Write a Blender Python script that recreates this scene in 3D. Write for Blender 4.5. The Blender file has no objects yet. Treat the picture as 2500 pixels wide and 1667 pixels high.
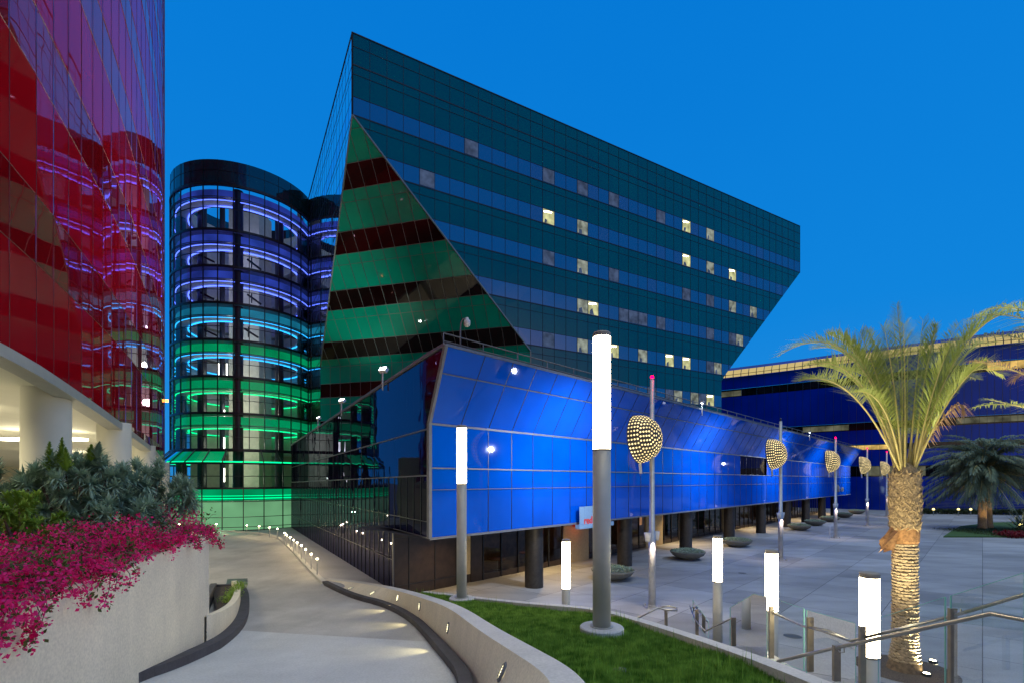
import bpy, math, random
import numpy as np
from mathutils import Vector, Matrix
R = random.Random(7)
sc = bpy.context.scene
PI = math.pi
# ------------------------------------------------------------------ camera, sky, exposure
F = 1202.0            # focal length in photo pixels (2500 wide)
CH = 6.0              # eye height above the plaza
cam = bpy.data.cameras.new('camera'); camo = bpy.data.objects.new('camera', cam)
sc.collection.objects.link(camo); sc.camera = camo
camo.location = (0, 0, CH); camo.rotation_euler = (PI/2, 0, 0)
cam.sensor_width = 36; cam.lens = 36*F/2500; cam.shift_y = 0.135
cam.clip_start = 0.05; cam.clip_end = 3000
w = bpy.data.worlds.new('World'); sc.world = w; w.use_nodes = True
nt = w.node_tree; nt.nodes.clear()
tc = nt.nodes.new('ShaderNodeTexCoord'); sx = nt.nodes.new('ShaderNodeSeparateXYZ')
rp = nt.nodes.new('ShaderNodeValToRGB'); bg = nt.nodes.new('ShaderNodeBackground'); ow = nt.nodes.new('ShaderNodeOutputWorld')
nz = nt.nodes.new('ShaderNodeTexNoise'); nz.inputs['Scale'].default_value = 1.6; nz.inputs['Detail'].default_value = 4
ma = nt.nodes.new('ShaderNodeMath'); ma.operation = 'MULTIPLY_ADD'; ma.inputs[1].default_value = 0.3
sb = nt.nodes.new('ShaderNodeMath'); sb.operation = 'SUBTRACT'; sb.inputs[1].default_value = 0.15
nt.links.new(tc.outputs['Generated'], sx.inputs[0]); nt.links.new(tc.outputs['Generated'], nz.inputs['Vector'])
nt.links.new(nz.outputs['Fac'], ma.inputs[0]); nt.links.new(sx.outputs['Z'], ma.inputs[2]); nt.links.new(ma.outputs[0], sb.inputs[0])
nt.links.new(sb.outputs[0], rp.inputs[0]); nt.links.new(rp.outputs[0], bg.inputs[0]); nt.links.new(bg.outputs[0], ow.inputs[0])
cr = rp.color_ramp
cr.elements[0].position = 0.0; cr.elements[0].color = (0.020, 0.27, 0.74, 1)
cr.elements[1].position = 0.75; cr.elements[1].color = (0.0015, 0.188, 0.67, 1)
e = cr.elements.new(0.3); e.color = (0.005, 0.232, 0.72, 1)
bg.inputs[1].default_value = 1.0
def wmap(src, a, b):
    m = nt.nodes.new('ShaderNodeMapRange'); m.interpolation_type = 'SMOOTHSTEP'
    m.inputs['From Min'].default_value = a; m.inputs['From Max'].default_value = b
    nt.links.new(src, m.inputs['Value']); return m.outputs[0]
def wmix(fac, col, prev):
    m = nt.nodes.new('ShaderNodeMix'); m.data_type = 'RGBA'
    nt.links.new(fac, m.inputs[0]); nt.links.new(prev, m.inputs[6]); m.inputs[7].default_value = (*col, 1); return m.outputs[2]
zen = wmap(ma.outputs[0], .88, 1.03)              # added pale patch overhead, out of view, as fill light for the ground
glow_az = wmap(sx.outputs['Y'], -.25, -.75)       # added warm glow low behind the viewer, unseen fill light
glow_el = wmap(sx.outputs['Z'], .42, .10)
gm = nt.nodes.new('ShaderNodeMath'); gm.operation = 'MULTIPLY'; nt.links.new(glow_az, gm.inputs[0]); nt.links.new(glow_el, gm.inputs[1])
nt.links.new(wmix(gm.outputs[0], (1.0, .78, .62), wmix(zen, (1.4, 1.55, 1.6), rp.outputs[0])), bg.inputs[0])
sc.view_settings.view_transform = 'Standard'; sc.view_settings.look = 'None'
sc.view_settings.exposure = 0; sc.view_settings.gamma = 1
sc.render.engine = 'CYCLES'
sc.cycles.max_bounces = 8; sc.cycles.transparent_max_bounces = 16
sc.cycles.sample_clamp_indirect = 4.0; sc.cycles.sample_clamp_direct = 0
sc.cycles.caustics_reflective = False; sc.cycles.caustics_refractive = False

# ------------------------------------------------------------------ helpers
def P(px, py, Y):           # photo pixel at a distance -> world
    return Vector(((px-1250)/F*Y, Y, CH+(1171-py)/F*Y))
def PX(px, Y): return (px-1250)/F*Y
def interp(t, tab):
    if t <= tab[0][0]: return tab[0][1]
    for (a, b), (c, d) in zip(tab, tab[1:]):
        if t <= c: return b+(d-b)*(t-a)/(c-a)
    return tab[-1][1]
DRV = [(0, 3.0), (5, 2.92), (9.3, 2.2), (13, 1.55), (17, 1.12), (20.5, .8), (27, .52), (60, .5)]
def zd(y): return interp(y, DRV)                       # driveway height
def zl(y): return max(.32, 4.41-.154*y)                # lawn height
def solve(px, py, fn):      # pixel -> point on a height profile
    k = (py-1171)/F; lo, hi = 1.0, 200.0
    for _ in range(60):
        m = (lo+hi)/2
        if CH-k*m > fn(m): lo = m
        else: hi = m
    return Vector((PX(px, lo), lo, fn(lo)))
def G(px, py, dz=0): return solve(px, py, lambda y: zd(y)+dz)

class MB:
    def __init__(s): s.v = []; s.f = []; s.m = []; s.cur = 0
    def face(s, pts):
        i = len(s.v); s.v += [tuple(p) for p in pts]; s.f.append(tuple(range(i, i+len(pts)))); s.m.append(s.cur)
    def faces(s, pts, fs):
        i = len(s.v); s.v += [tuple(p) for p in pts]
        for f in fs: s.f.append(tuple(i+a for a in f)); s.m.append(s.cur)
    def box(s, a, b):
        x0, y0, z0 = a; x1, y1, z1 = b
        s.faces([(x0,y0,z0),(x1,y0,z0),(x1,y1,z0),(x0,y1,z0),(x0,y0,z1),(x1,y0,z1),(x1,y1,z1),(x0,y1,z1)],
                [(0,3,2,1),(4,5,6,7),(0,1,5,4),(1,2,6,5),(2,3,7,6),(3,0,4,7)])
    def obox(s, o, u, v, n):   # parallelepiped from corner o with edges u, v, n
        o, u, v, n = map(Vector, (o, u, v, n))
        s.faces([o, o+u, o+u+v, o+v, o+n, o+u+n, o+u+v+n, o+v+n],
                [(0,3,2,1),(4,5,6,7),(0,1,5,4),(1,2,6,5),(2,3,7,6),(3,0,4,7)])
    def bar(s, a, b, w, t, side=None):   # rectangular bar from a to b
        a = Vector(a); b = Vector(b); d = (b-a).normalized()
        if side is None: side = Vector((0,0,1)) if abs(d.z) < .9 else Vector((1,0,0))
        side = Vector(side); x = d.cross(side).normalized(); y = x.cross(d).normalized()
        s.obox(a-x*w/2-y*t/2, x*w, y*t, b-a)
    def tube(s, pts, r, seg=8, cap=True):
        pts = [Vector(p) for p in pts]; n = len(pts)
        rr = r if isinstance(r, (list, tuple)) else [r]*n
        base = len(s.v); up = Vector((0,0,1))
        pn = None
        for i, p in enumerate(pts):
            d = (pts[min(i+1, n-1)]-pts[max(i-1, 0)]).normalized()
            if pn is None:
                a = up if abs(d.z) < .95 else Vector((1,0,0)); x = d.cross(a).normalized()
            else:
                x = (pn-d*pn.dot(d)).normalized()
            pn = x; y = d.cross(x)
            for k in range(seg):
                t = 2*PI*k/seg; s.v.append(tuple(p+(x*math.cos(t)+y*math.sin(t))*rr[i]))
        for i in range(n-1):
            for k in range(seg):
                a = base+i*seg+k; b = base+i*seg+(k+1) % seg
                s.f.append((a, b, b+seg, a+seg)); s.m.append(s.cur)
        if cap:
            s.f.append(tuple(base+k for k in reversed(range(seg)))); s.m.append(s.cur)
            s.f.append(tuple(base+(n-1)*seg+k for k in range(seg))); s.m.append(s.cur)
    def lathe(s, prof, c=(0,0,0), seg=24, a0=0, a1=2*PI):
        base = len(s.v); full = abs(a1-a0-2*PI) < 1e-6; m = seg if full else seg+1
        for r, z in prof:
            for k in range(m):
                t = a0+(a1-a0)*k/seg; s.v.append((c[0]+r*math.cos(t), c[1]+r*math.sin(t), c[2]+z))
        for i in range(len(prof)-1):
            for k in range(seg):
                k2 = (k+1) % m
                a = base+i*m+k; b = base+i*m+k2
                s.f.append((a, b, b+m, a+m)); s.m.append(s.cur)
    def build(s, name, mat, parent=None, world=True, smooth=False):
        me = bpy.data.meshes.new(name)
        off = parent.location if (parent is not None and world) else Vector((0,0,0))
        vs = [(a-off[0], b-off[1], c-off[2]) for a, b, c in s.v] if (off[0] or off[1] or off[2]) else s.v
        me.from_pydata(vs, [], s.f)
        ms = mat if isinstance(mat, (list, tuple)) else [mat]
        for m in ms: me.materials.append(m)
        if len(ms) > 1: me.polygons.foreach_set('material_index', s.m)
        if smooth: me.polygons.foreach_set('use_smooth', [True]*len(me.polygons))
        me.update()
        o = bpy.data.objects.new(name, me); sc.collection.objects.link(o)
        if parent is not None: o.parent = parent
        return o
def npmesh(name, V, Fq, mat, parent=None, midx=None, k=4):
    me = bpy.data.meshes.new(name); n = len(Fq)
    off = np.array(parent.location) if parent is not None else 0
    V = (V-off).astype(np.float32)
    me.vertices.add(len(V)); me.vertices.foreach_set('co', V.ravel())
    me.loops.add(n*k); me.loops.foreach_set('vertex_index', Fq.astype(np.int32).ravel())
    me.polygons.add(n); me.polygons.foreach_set('loop_start', np.arange(0, n*k, k, dtype=np.int32))
    for m in (mat if isinstance(mat, (list, tuple)) else [mat]): me.materials.append(m)
    if midx is not None: me.polygons.foreach_set('material_index', midx.astype(np.int32))
    me.update(calc_edges=True); me.validate()
    o = bpy.data.objects.new(name, me); sc.collection.objects.link(o)
    if parent is not None: o.parent = parent
    return o
def tag(o, label=None, cat=None, group=None, kind=None):
    if label: o['label'] = label
    if cat: o['category'] = cat
    if group: o['group'] = group
    if kind: o['kind'] = kind
    return o
def thing(name, label, cat, loc=(0,0,0), rz=0, group=None):
    o = bpy.data.objects.new(name, None); sc.collection.objects.link(o)
    o.location = loc; o.rotation_euler = (0,0,rz); o.empty_display_size = .3
    return tag(o, label, cat, group)
def struct(o): o['kind'] = 'structure'; return o
def dup(root, loc, rz=None, label=None, skip=()):
    r = root.copy(); sc.collection.objects.link(r); r.location = loc
    if rz is not None: r.rotation_euler = (0,0,rz)
    if label: r['label'] = label
    for ch in list(root.children):
        if ch.name.split('.')[0] in skip: continue
        c = ch.copy(); sc.collection.objects.link(c); c.parent = r
        for g in list(ch.children):
            d = g.copy(); sc.collection.objects.link(d); d.parent = c
    return r
def light(kind, name, loc, energy, col, parent=None, target=None, size=.1, spot=60, blend=.5):
    l = bpy.data.lights.new(name, kind); l.energy = energy; l.color = col
    if kind == 'AREA': l.size = size
    else: l.shadow_soft_size = size
    if kind == 'SPOT': l.spot_size = math.radians(spot); l.spot_blend = blend
    o = bpy.data.objects.new(name, l); sc.collection.objects.link(o)
    loc = Vector(loc); o.location = loc
    if target is not None:
        o.rotation_euler = (Vector(target)-loc).to_track_quat('-Z', 'Y').to_euler()
    if parent is not None:
        o.location = loc-Vector(parent.location); o.parent = parent
    return o

# ------------------------------------------------------------------ materials
def mat(name):
    m = bpy.data.materials.new(name); m.use_nodes = True
    return m, m.node_tree, m.node_tree.nodes, m.node_tree.links
def principled(name, col, rough=.6, metal=0, spec=.5, noise=0, nscale=8, bump=0, bscale=40, col2=None, coat=0, detail=5):
    m, t, N, L = mat(name); b = N['Principled BSDF']
    b.inputs['Base Color'].default_value = (*col, 1); b.inputs['Roughness'].default_value = rough
    b.inputs['Metallic'].default_value = metal; b.inputs['Specular IOR Level'].default_value = spec
    b.inputs['Coat Weight'].default_value = coat; b.inputs['Coat Roughness'].default_value = .05
    if noise or col2 or bump:
        tcn = N.new('ShaderNodeTexCoord')
    if noise or col2:
        n = N.new('ShaderNodeTexNoise'); n.inputs['Scale'].default_value = nscale; n.inputs['Detail'].default_value = detail
        L.new(tcn.outputs['Object'], n.inputs['Vector'])
        r = N.new('ShaderNodeValToRGB')
        c2 = col2 or tuple(c*(1+noise) for c in col); c1 = col if col2 else tuple(c*(1-noise) for c in col)
        r.color_ramp.elements[0].position = .3; r.color_ramp.elements[0].color = (*c1, 1)
        r.color_ramp.elements[1].position = .7; r.color_ramp.elements[1].color = (*c2, 1)
        L.new(n.outputs['Fac'], r.inputs[0]); L.new(r.outputs[0], b.inputs['Base Color'])
    if bump:
        n2 = N.new('ShaderNodeTexNoise'); n2.inputs['Scale'].default_value = bscale; n2.inputs['Detail'].default_value = 6
        L.new(tcn.outputs['Object'], n2.inputs['Vector'])
        bp = N.new('ShaderNodeBump'); bp.inputs['Strength'].default_value = bump; bp.inputs['Distance'].default_value = .02
        L.new(n2.outputs['Fac'], bp.inputs['Height']); L.new(bp.outputs[0], b.inputs['Normal'])
    return m
def mirror_glass(name, base, ior=2.0, rough=.01, tint=(1,1,1), wave=.004, wscale=.5, vary=0, vscale=.7, dif_rough=None):
    # coated curtain-wall glass: a coloured back panel under a reflective surface
    m, t, N, L = mat(name); N.remove(N['Principled BSDF'])
    out = N['Material Output']
    d = N.new('ShaderNodeBsdfDiffuse'); d.inputs['Color'].default_value = (*base, 1)
    g = N.new('ShaderNodeBsdfGlossy'); g.inputs['Color'].default_value = (*tint, 1); g.inputs['Roughness'].default_value = rough
    fr = N.new('ShaderNodeFresnel'); fr.inputs['IOR'].default_value = ior
    mx = N.new('ShaderNodeMixShader'); tcn = N.new('ShaderNodeTexCoord')
    n = N.new('ShaderNodeTexNoise'); n.inputs['Scale'].default_value = wscale; n.inputs['Detail'].default_value = 2
    L.new(tcn.outputs['Object'], n.inputs['Vector'])
    bp = N.new('ShaderNodeBump'); bp.inputs['Strength'].default_value = 1; bp.inputs['Distance'].default_value = wave
    L.new(n.outputs['Fac'], bp.inputs['Height']); L.new(bp.outputs[0], g.inputs['Normal'])
    if vary:
        n2 = N.new('ShaderNodeTexNoise'); n2.inputs['Scale'].default_value = vscale; n2.inputs['Detail'].default_value = 3
        L.new(tcn.outputs['Object'], n2.inputs['Vector'])
        r = N.new('ShaderNodeValToRGB')
        r.color_ramp.elements[0].position = .35; r.color_ramp.elements[0].color = (*[c*(1-vary) for c in base], 1)
        r.color_ramp.elements[1].position = .65; r.color_ramp.elements[1].color = (*[c*(1+vary) for c in base], 1)
        L.new(n2.outputs['Fac'], r.inputs[0]); L.new(r.outputs[0], d.inputs['Color'])
    L.new(fr.outputs[0], mx.inputs[0]); L.new(d.outputs[0], mx.inputs[1]); L.new(g.outputs[0], mx.inputs[2])
    L.new(mx.outputs[0], out.inputs['Surface'])
    return m
def clear_glass(name, ior=1.5, tint=(.9,.95,.95), gl=(1,1,1), wave=.003):
    m, t, N, L = mat(name); N.remove(N['Principled BSDF']); out = N['Material Output']
    d = N.new('ShaderNodeBsdfTransparent'); d.inputs['Color'].default_value = (*tint, 1)
    g = N.new('ShaderNodeBsdfGlossy'); g.inputs['Color'].default_value = (*gl, 1); g.inputs['Roughness'].default_value = .0
    fr = N.new('ShaderNodeFresnel'); fr.inputs['IOR'].default_value = ior
    mx = N.new('ShaderNodeMixShader'); tcn = N.new('ShaderNodeTexCoord')
    n = N.new('ShaderNodeTexNoise'); n.inputs['Scale'].default_value = .8
    L.new(tcn.outputs['Object'], n.inputs['Vector'])
    bp = N.new('ShaderNodeBump'); bp.inputs['Strength'].default_value = 1; bp.inputs['Distance'].default_value = wave
    L.new(n.outputs['Fac'], bp.inputs['Height']); L.new(bp.outputs[0], g.inputs['Normal'])
    L.new(fr.outputs[0], mx.inputs[0]); L.new(d.outputs[0], mx.inputs[1]); L.new(g.outputs[0], mx.inputs[2])
    L.new(mx.outputs[0], out.inputs['Surface'])
    return m
def emit(name, col, s, vary=0, vscale=2.0):
    m, t, N, L = mat(name); N.remove(N['Principled BSDF']); out = N['Material Output']
    e = N.new('ShaderNodeEmission'); e.inputs[0].default_value = (*col, 1); e.inputs[1].default_value = s
    if vary:
        tcn = N.new('ShaderNodeTexCoord'); n = N.new('ShaderNodeTexNoise'); n.inputs['Scale'].default_value = vscale
        L.new(tcn.outputs['Object'], n.inputs['Vector'])
        mm = N.new('ShaderNodeMapRange'); mm.inputs['From Min'].default_value = .3; mm.inputs['From Max'].default_value = .7
        mm.inputs['To Min'].default_value = s*(1-vary); mm.inputs['To Max'].default_value = s*(1+vary)
        L.new(n.outputs['Fac'], mm.inputs['Value']); L.new(mm.outputs[0], e.inputs[1])
    L.new(e.outputs[0], out.inputs['Surface'])
    return m
def leafmat(name, c1, c2, nscale=3, trans=.25, rough=.55):
    m, t, N, L = mat(name); b = N['Principled BSDF']; out = N['Material Output']
    tcn = N.new('ShaderNodeTexCoord'); n = N.new('ShaderNodeTexNoise'); n.inputs['Scale'].default_value = nscale; n.inputs['Detail'].default_value = 4
    L.new(tcn.outputs['Object'], n.inputs['Vector'])
    r = N.new('ShaderNodeValToRGB'); r.color_ramp.elements[0].position = .35; r.color_ramp.elements[1].position = .65
    r.color_ramp.elements[0].color = (*c1, 1); r.color_ramp.elements[1].color = (*c2, 1)
    L.new(n.outputs['Fac'], r.inputs[0]); L.new(r.outputs[0], b.inputs['Base Color'])
    b.inputs['Roughness'].default_value = rough; b.inputs['Specular IOR Level'].default_value = .3
    tr = N.new('ShaderNodeBsdfTranslucent'); L.new(r.outputs[0], tr.inputs['Color'])
    mx = N.new('ShaderNodeMixShader'); mx.inputs[0].default_value = trans
    L.new(b.outputs[0], mx.inputs[1]); L.new(tr.outputs[0], mx.inputs[2]); L.new(mx.outputs[0], out.inputs['Surface'])
    return m
def concrete(name, c, rough=.75, stain=.25, sc1=.25, sc2=3.0, bump=.25, rot=0, streak=None, brick=None, mortar=(.06,.06,.07)):
    m, t, N, L = mat(name); b = N['Principled BSDF']; b.inputs['Roughness'].default_value = rough
    tcn = N.new('ShaderNodeTexCoord')
    n1 = N.new('ShaderNodeTexNoise'); n1.inputs['Scale'].default_value = sc1; n1.inputs['Detail'].default_value = 8; n1.inputs['Roughness'].default_value = .65
    n2 = N.new('ShaderNodeTexNoise'); n2.inputs['Scale'].default_value = sc2*8; n2.inputs['Detail'].default_value = 6
    L.new(tcn.outputs['Object'], n1.inputs['Vector']); L.new(tcn.outputs['Object'], n2.inputs['Vector'])
    r1 = N.new('ShaderNodeMapRange'); r1.inputs['From Min'].default_value = .3; r1.inputs['From Max'].default_value = .7
    r1.inputs['To Min'].default_value = 1-stain; r1.inputs['To Max'].default_value = 1+stain*.6
    r2 = N.new('ShaderNodeMapRange'); r2.inputs['From Min'].default_value = .3; r2.inputs['From Max'].default_value = .7
    r2.inputs['To Min'].default_value = .88; r2.inputs['To Max'].default_value = 1.12
    L.new(n1.outputs['Fac'], r1.inputs['Value']); L.new(n2.outputs['Fac'], r2.inputs['Value'])
    mu = N.new('ShaderNodeMath'); mu.operation = 'MULTIPLY'; L.new(r1.outputs[0], mu.inputs[0]); L.new(r2.outputs[0], mu.inputs[1])
    if streak:
        ms = N.new('ShaderNodeMapping'); ms.inputs['Scale'].default_value = streak[:3]; L.new(tcn.outputs['Object'], ms.inputs['Vector'])
        n3 = N.new('ShaderNodeTexNoise'); n3.inputs['Scale'].default_value = 1; n3.inputs['Detail'].default_value = 5; L.new(ms.outputs[0], n3.inputs['Vector'])
        r3 = N.new('ShaderNodeMapRange'); r3.inputs['From Min'].default_value = .38; r3.inputs['From Max'].default_value = .62
        r3.inputs['To Min'].default_value = 1-streak[3]; r3.inputs['To Max'].default_value = 1.0
        L.new(n3.outputs['Fac'], r3.inputs['Value']); mu2 = N.new('ShaderNodeMath'); mu2.operation = 'MULTIPLY'
        L.new(mu.outputs[0], mu2.inputs[0]); L.new(r3.outputs[0], mu2.inputs[1]); mu = mu2
    vm = N.new('ShaderNodeVectorMath'); vm.operation = 'SCALE'; L.new(mu.outputs[0], vm.inputs['Scale'])
    if brick:
        mp = N.new('ShaderNodeMapping'); mp.inputs['Rotation'].default_value = (0,0,rot)
        L.new(tcn.outputs['Object'], mp.inputs['Vector'])
        br = N.new('ShaderNodeTexBrick'); br.inputs['Scale'].default_value = 1; br.offset = brick[2]
        br.inputs['Brick Width'].default_value = brick[0]; br.inputs['Row Height'].default_value = brick[1]
        br.inputs['Mortar Size'].default_value = .014; br.inputs['Mortar Smooth'].default_value = .1
        br.inputs['Color1'].default_value = (*[x*brick[3] for x in c], 1); br.inputs['Color2'].default_value = (*[x*brick[4] for x in c], 1)
        br.inputs['Mortar'].default_value = (*mortar, 1)
        L.new(mp.outputs[0], br.inputs['Vector']); L.new(br.outputs['Color'], vm.inputs[0])
    else: vm.inputs[0].default_value = c
    L.new(vm.outputs[0], b.inputs['Base Color'])
    bp = N.new('ShaderNodeBump'); bp.inputs['Strength'].default_value = bump; bp.inputs['Distance'].default_value = .01
    L.new(n2.outputs['Fac'], bp.inputs['Height']); L.new(bp.outputs[0], b.inputs['Normal'])
    return m
FA = math.atan2(.723, .691)
M = {}
M['plaza'] = concrete('plaza_concrete', (.36,.375,.39), stain=.28, streak=(.25,.9,1,.2), sc1=.12, rot=-FA, brick=(3.3,3.3,.5,.72,1.15), rough=.6)
M['ground'] = concrete('far_ground', (.12,.12,.12), stain=.2)
M['drive'] = concrete('driveway_concrete', (.50,.47,.43), stain=.25, streak=(1.3,.3,1,.10), sc1=.3, rough=.85)
M['drive2'] = concrete('driveway_new_concrete', (.62,.61,.58), stain=.15, streak=(1.6,.4,1,.06), sc1=.35, rough=.85)
M['walk'] = concrete('walkway_concrete', (.42,.41,.42), stain=.18, sc1=.3)
M['kerb'] = concrete('painted_kerb', (.07,.065,.075), stain=.35, sc1=1.5)
M['white_wall'] = concrete('white_plaster', (.80,.72,.56), stain=.12, streak=(2.2,2.2,.25,.06), sc1=.5, bump=.15)
M['white_cap'] = concrete('pale_plaster_cap', (.60,.58,.54), stain=.12, sc1=.8, bump=.1)
M['cream'] = principled('cream_plaster', (.70,.68,.56), .6, noise=.04, nscale=1.5)
M['garage'] = concrete('garage_plaster', (.52,.47,.33), stain=.15, sc1=.4, bump=.05)
M['blue'] = mirror_glass('blue_glass_panel', (.0,.085,.56), ior=1.55, rough=.045, wave=.003, vary=.12, vscale=.35)
M['navy'] = mirror_glass('dark_navy_mirror_glass', (.006,.004,.022), ior=1.9, rough=.004, tint=(.42,.42,.6), wave=.006, wscale=.6)
M['seam'] = principled('dark_seam', (.01,.015,.04), .4)
M['silver'] = principled('silver_trim', (.17,.18,.20), .5, metal=.2, noise=.1, nscale=5)
M['bronze'] = principled('bronze_cladding', (.035,.024,.017), .35, noise=.3, nscale=3, bump=.1)
M['bronze_col'] = principled('dark_metal_column', (.035,.032,.03), .42, metal=.3, noise=.25, nscale=6)
M['soffit'] = principled('dark_soffit', (.05,.045,.04), .6)
M['gspan'] = mirror_glass('green_spandrel_glass', (.0,.075,.058), ior=1.75, rough=.02, wave=.003, vary=.12, vscale=.2)
M['gwin'] = mirror_glass('green_tower_window_glass', (.012,.015,.06), ior=3.0, rough=.012, wave=.003, tint=(1,.9,1))
M['gwin2'] = mirror_glass('green_tower_blind_glass', (.03,.045,.13), ior=2.6, rough=.02, wave=.003, tint=(1,.9,1))
M['gdark'] = mirror_glass('facet_window_glass', (.012,.008,.007), ior=1.5, rough=.02, wave=.003, vary=.5, vscale=.25)
M['gfacet'] = mirror_glass('facet_green_glass', (.0,.48,.30), ior=1.4, rough=.03, wave=.004, vary=.15, vscale=.2)
M['mull'] = principled('dark_mullion', (.012,.014,.018), .35)
M['mull_grey'] = principled('grey_mullion', (.20,.24,.22), .4, metal=.3)
M['rspan'] = mirror_glass('red_spandrel_glass', (.36,.003,.009), ior=1.45, rough=.012, tint=(.88,.5,.8), wave=.003, vary=.12, vscale=.25)
M['rwin'] = mirror_glass('red_tower_window_glass', (.22,.002,.006), ior=1.6, rough=.01, tint=(.8,.8,.95), wave=.004, vary=.2, vscale=.25)
M['rseam'] = principled('red_seam', (.16,.03,.035), .5)
M['cap'] = mirror_glass('dark_teal_cap_glass', (.006,.03,.045), ior=1.8, rough=.03, vary=.3, vscale=.5)
M['base_glass'] = clear_glass('atrium_base_glass', ior=1.06, tint=(.9,.96,.93))
M['atrium'] = clear_glass('atrium_glass', ior=1.35, tint=(.86,.92,.95))
M['shop'] = clear_glass('shopfront_glass', ior=1.5, tint=(.55,.5,.45))
M['rail_glass'] = clear_glass('balustrade_glass', ior=1.45, tint=(.93,.97,.96))
M['glass_edge'] = principled('glass_edge_green', (.25,.62,.5), .2)
M['pole'] = principled('galvanised_pole', (.46,.47,.48), .38, metal=.55, noise=.12, nscale=5)
M['lamp_pole'] = principled('warm_grey_lamp_pole', (.42,.42,.38), .5, metal=.15, noise=.05, nscale=4)
M['steel'] = principled('brushed_steel', (.42,.40,.36), .28, metal=.9, noise=.1, nscale=12)
M['post'] = principled('bronze_steel_post', (.30,.26,.20), .4, metal=.6, noise=.12, nscale=8)
M['lamp_cap'] = principled('lamp_cap', (.28,.25,.2), .5)
M['tube'] = emit('lit_lamp_tube', (1,.84,.54), 30)
M['tube_core'] = emit('lit_lamp_core', (1,.93,.75), 12)
M['hole'] = emit('shell_hole_light', (1,.78,.36), 2.0, vary=.4, vscale=2)
M['shell'] = principled('perforated_metal_shell', (.05,.046,.045), .6)
M['redlamp'] = emit('red_beacon', (1,.0,.03), 14)
M['white_lamp'] = emit('flood_lens', (.9,.97,1), 30)
M['bollard_lamp'] = emit('bollard_lens', (1,.82,.5), 40)
M['wall_lamp'] = emit('wall_light_lens', (1,.90,.55), 3.0)
M['garage_lamp'] = emit('ceiling_light_panel', (1,.90,.62), 6)
M['led_blue'] = emit('led_strip_blue', (.10,.16,1), 3.4)
M['led_cyan'] = emit('led_strip_cyan', (.02,.42,1), 2.6)
M['led_green'] = emit('led_strip_green', (.0,.9,.28), 2.2)
M['scr_blue'] = emit('lit_screen_blue', (.05,.10,.75), .38, vary=.5, vscale=.35)
M['scr_cyan'] = emit('lit_screen_cyan', (.02,.38,.62), .36, vary=.5, vscale=.35)
M['scr_green'] = emit('lit_screen_green', (.0,.62,.22), .45, vary=.25, vscale=.35)
M['scr_pale'] = emit('lit_screen_pale_green', (.22,.55,.27), .62, vary=.3, vscale=.25)
M['lobby'] = principled('lobby_plaster', (.55,.52,.45), .7, noise=.1, nscale=2)
M['lobby_ceiling'] = principled('lobby_ceiling', (.5,.5,.52), .7, noise=.1, nscale=2)
M['lobby_dark'] = principled('lobby_dark_column', (.006,.008,.02), .4)
M['win_bright'] = emit('lit_office_window', (.72,.72,.36), .75, vary=.5, vscale=1.3)
M['win_mid'] = emit('half_lit_office_window', (.36,.40,.34), .6, vary=.6, vscale=1.5)
M['win_dim'] = emit('dim_office_window', (.085,.13,.25), .55, vary=.4, vscale=1.5)
M['vault'] = emit('lit_roof_vault', (.70,.54,.22), .85, vary=.1, vscale=.1)
M['yellow_room'] = emit('lit_room', (.85,.55,.16), .8, vary=.6, vscale=.6)
M['grey_room'] = emit('dim_room', (.12,.12,.08), .8, vary=.6, vscale=.5)
M['bblue'] = mirror_glass('background_blue_glass', (.0,.020,.30), ior=1.45, tint=(.35,.6,1), rough=.06, wave=.004, vary=.25, vscale=.08)
M['bwin'] = mirror_glass('background_window_glass', (.006,.006,.010), ior=1.4, rough=.03, vary=.4, vscale=.3)
M['soil'] = principled('bark_soil', (.06,.045,.035), .95, noise=.5, nscale=30, bump=1, bscale=60)
M['gravel'] = principled('brown_gravel', (.10,.075,.055), .9, noise=.7, nscale=40, bump=1, bscale=70)
M['turf'] = principled('turf_soil', (.04,.10,.02), .95, noise=.4, nscale=6)
M['grass'] = leafmat('grass_blade', (.07,.19,.015), (.34,.55,.08), 4.5, trans=.3)
M['echium'] = leafmat('grey_green_leaf', (.20,.32,.22), (.40,.54,.40), 2.5, trans=.2)
M['echium2'] = leafmat('yellow_green_leaf', (.17,.30,.03), (.32,.46,.07), 2.5, trans=.2)
M['boug'] = leafmat('magenta_bract', (.72,.0,.11), (1,.05,.34), 3, trans=.4)
M['boug_leaf'] = leafmat('bougainvillea_leaf', (.05,.08,.015), (.13,.15,.03), 4)
M['twig'] = principled('brown_twig', (.16,.10,.08), .8, noise=.3)
M['frond'] = leafmat('palm_leaflet', (.24,.30,.05), (.46,.52,.13), 1.5, trans=.3, rough=.45)
M['rachis'] = principled('palm_rachis', (.60,.50,.18), .5, noise=.2, nscale=4)
M['frond_dk'] = leafmat('dark_palm_leaflet', (.10,.15,.10), (.20,.26,.15), .5, trans=.15)
M['frond_dry'] = leafmat('dry_palm_leaflet', (.28,.17,.10), (.42,.28,.16), 2, trans=.3)
M['bark'] = principled('palm_bark', (.16,.11,.06), .9, noise=.5, nscale=9, bump=.8, bscale=30)
M['bark_scale'] = principled('palm_leaf_scar', (.40,.31,.19), .85, noise=.35, nscale=14, bump=.6, bscale=50)
M['fibre'] = principled('palm_fibre', (.38,.28,.15), .9, noise=.6, nscale=18, bump=1, bscale=45)
M['fibre2'] = principled('palm_fibre_orange', (.38,.20,.08), .9, noise=.4, nscale=12, bump=.8, bscale=40)
M['bowl'] = principled('concrete_bowl', (.16,.16,.14), .7, noise=.12, nscale=4, bump=.2)
M['succulent'] = leafmat('succulent_leaf', (.12,.20,.13), (.34,.44,.33), 6, trans=.05)
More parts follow.
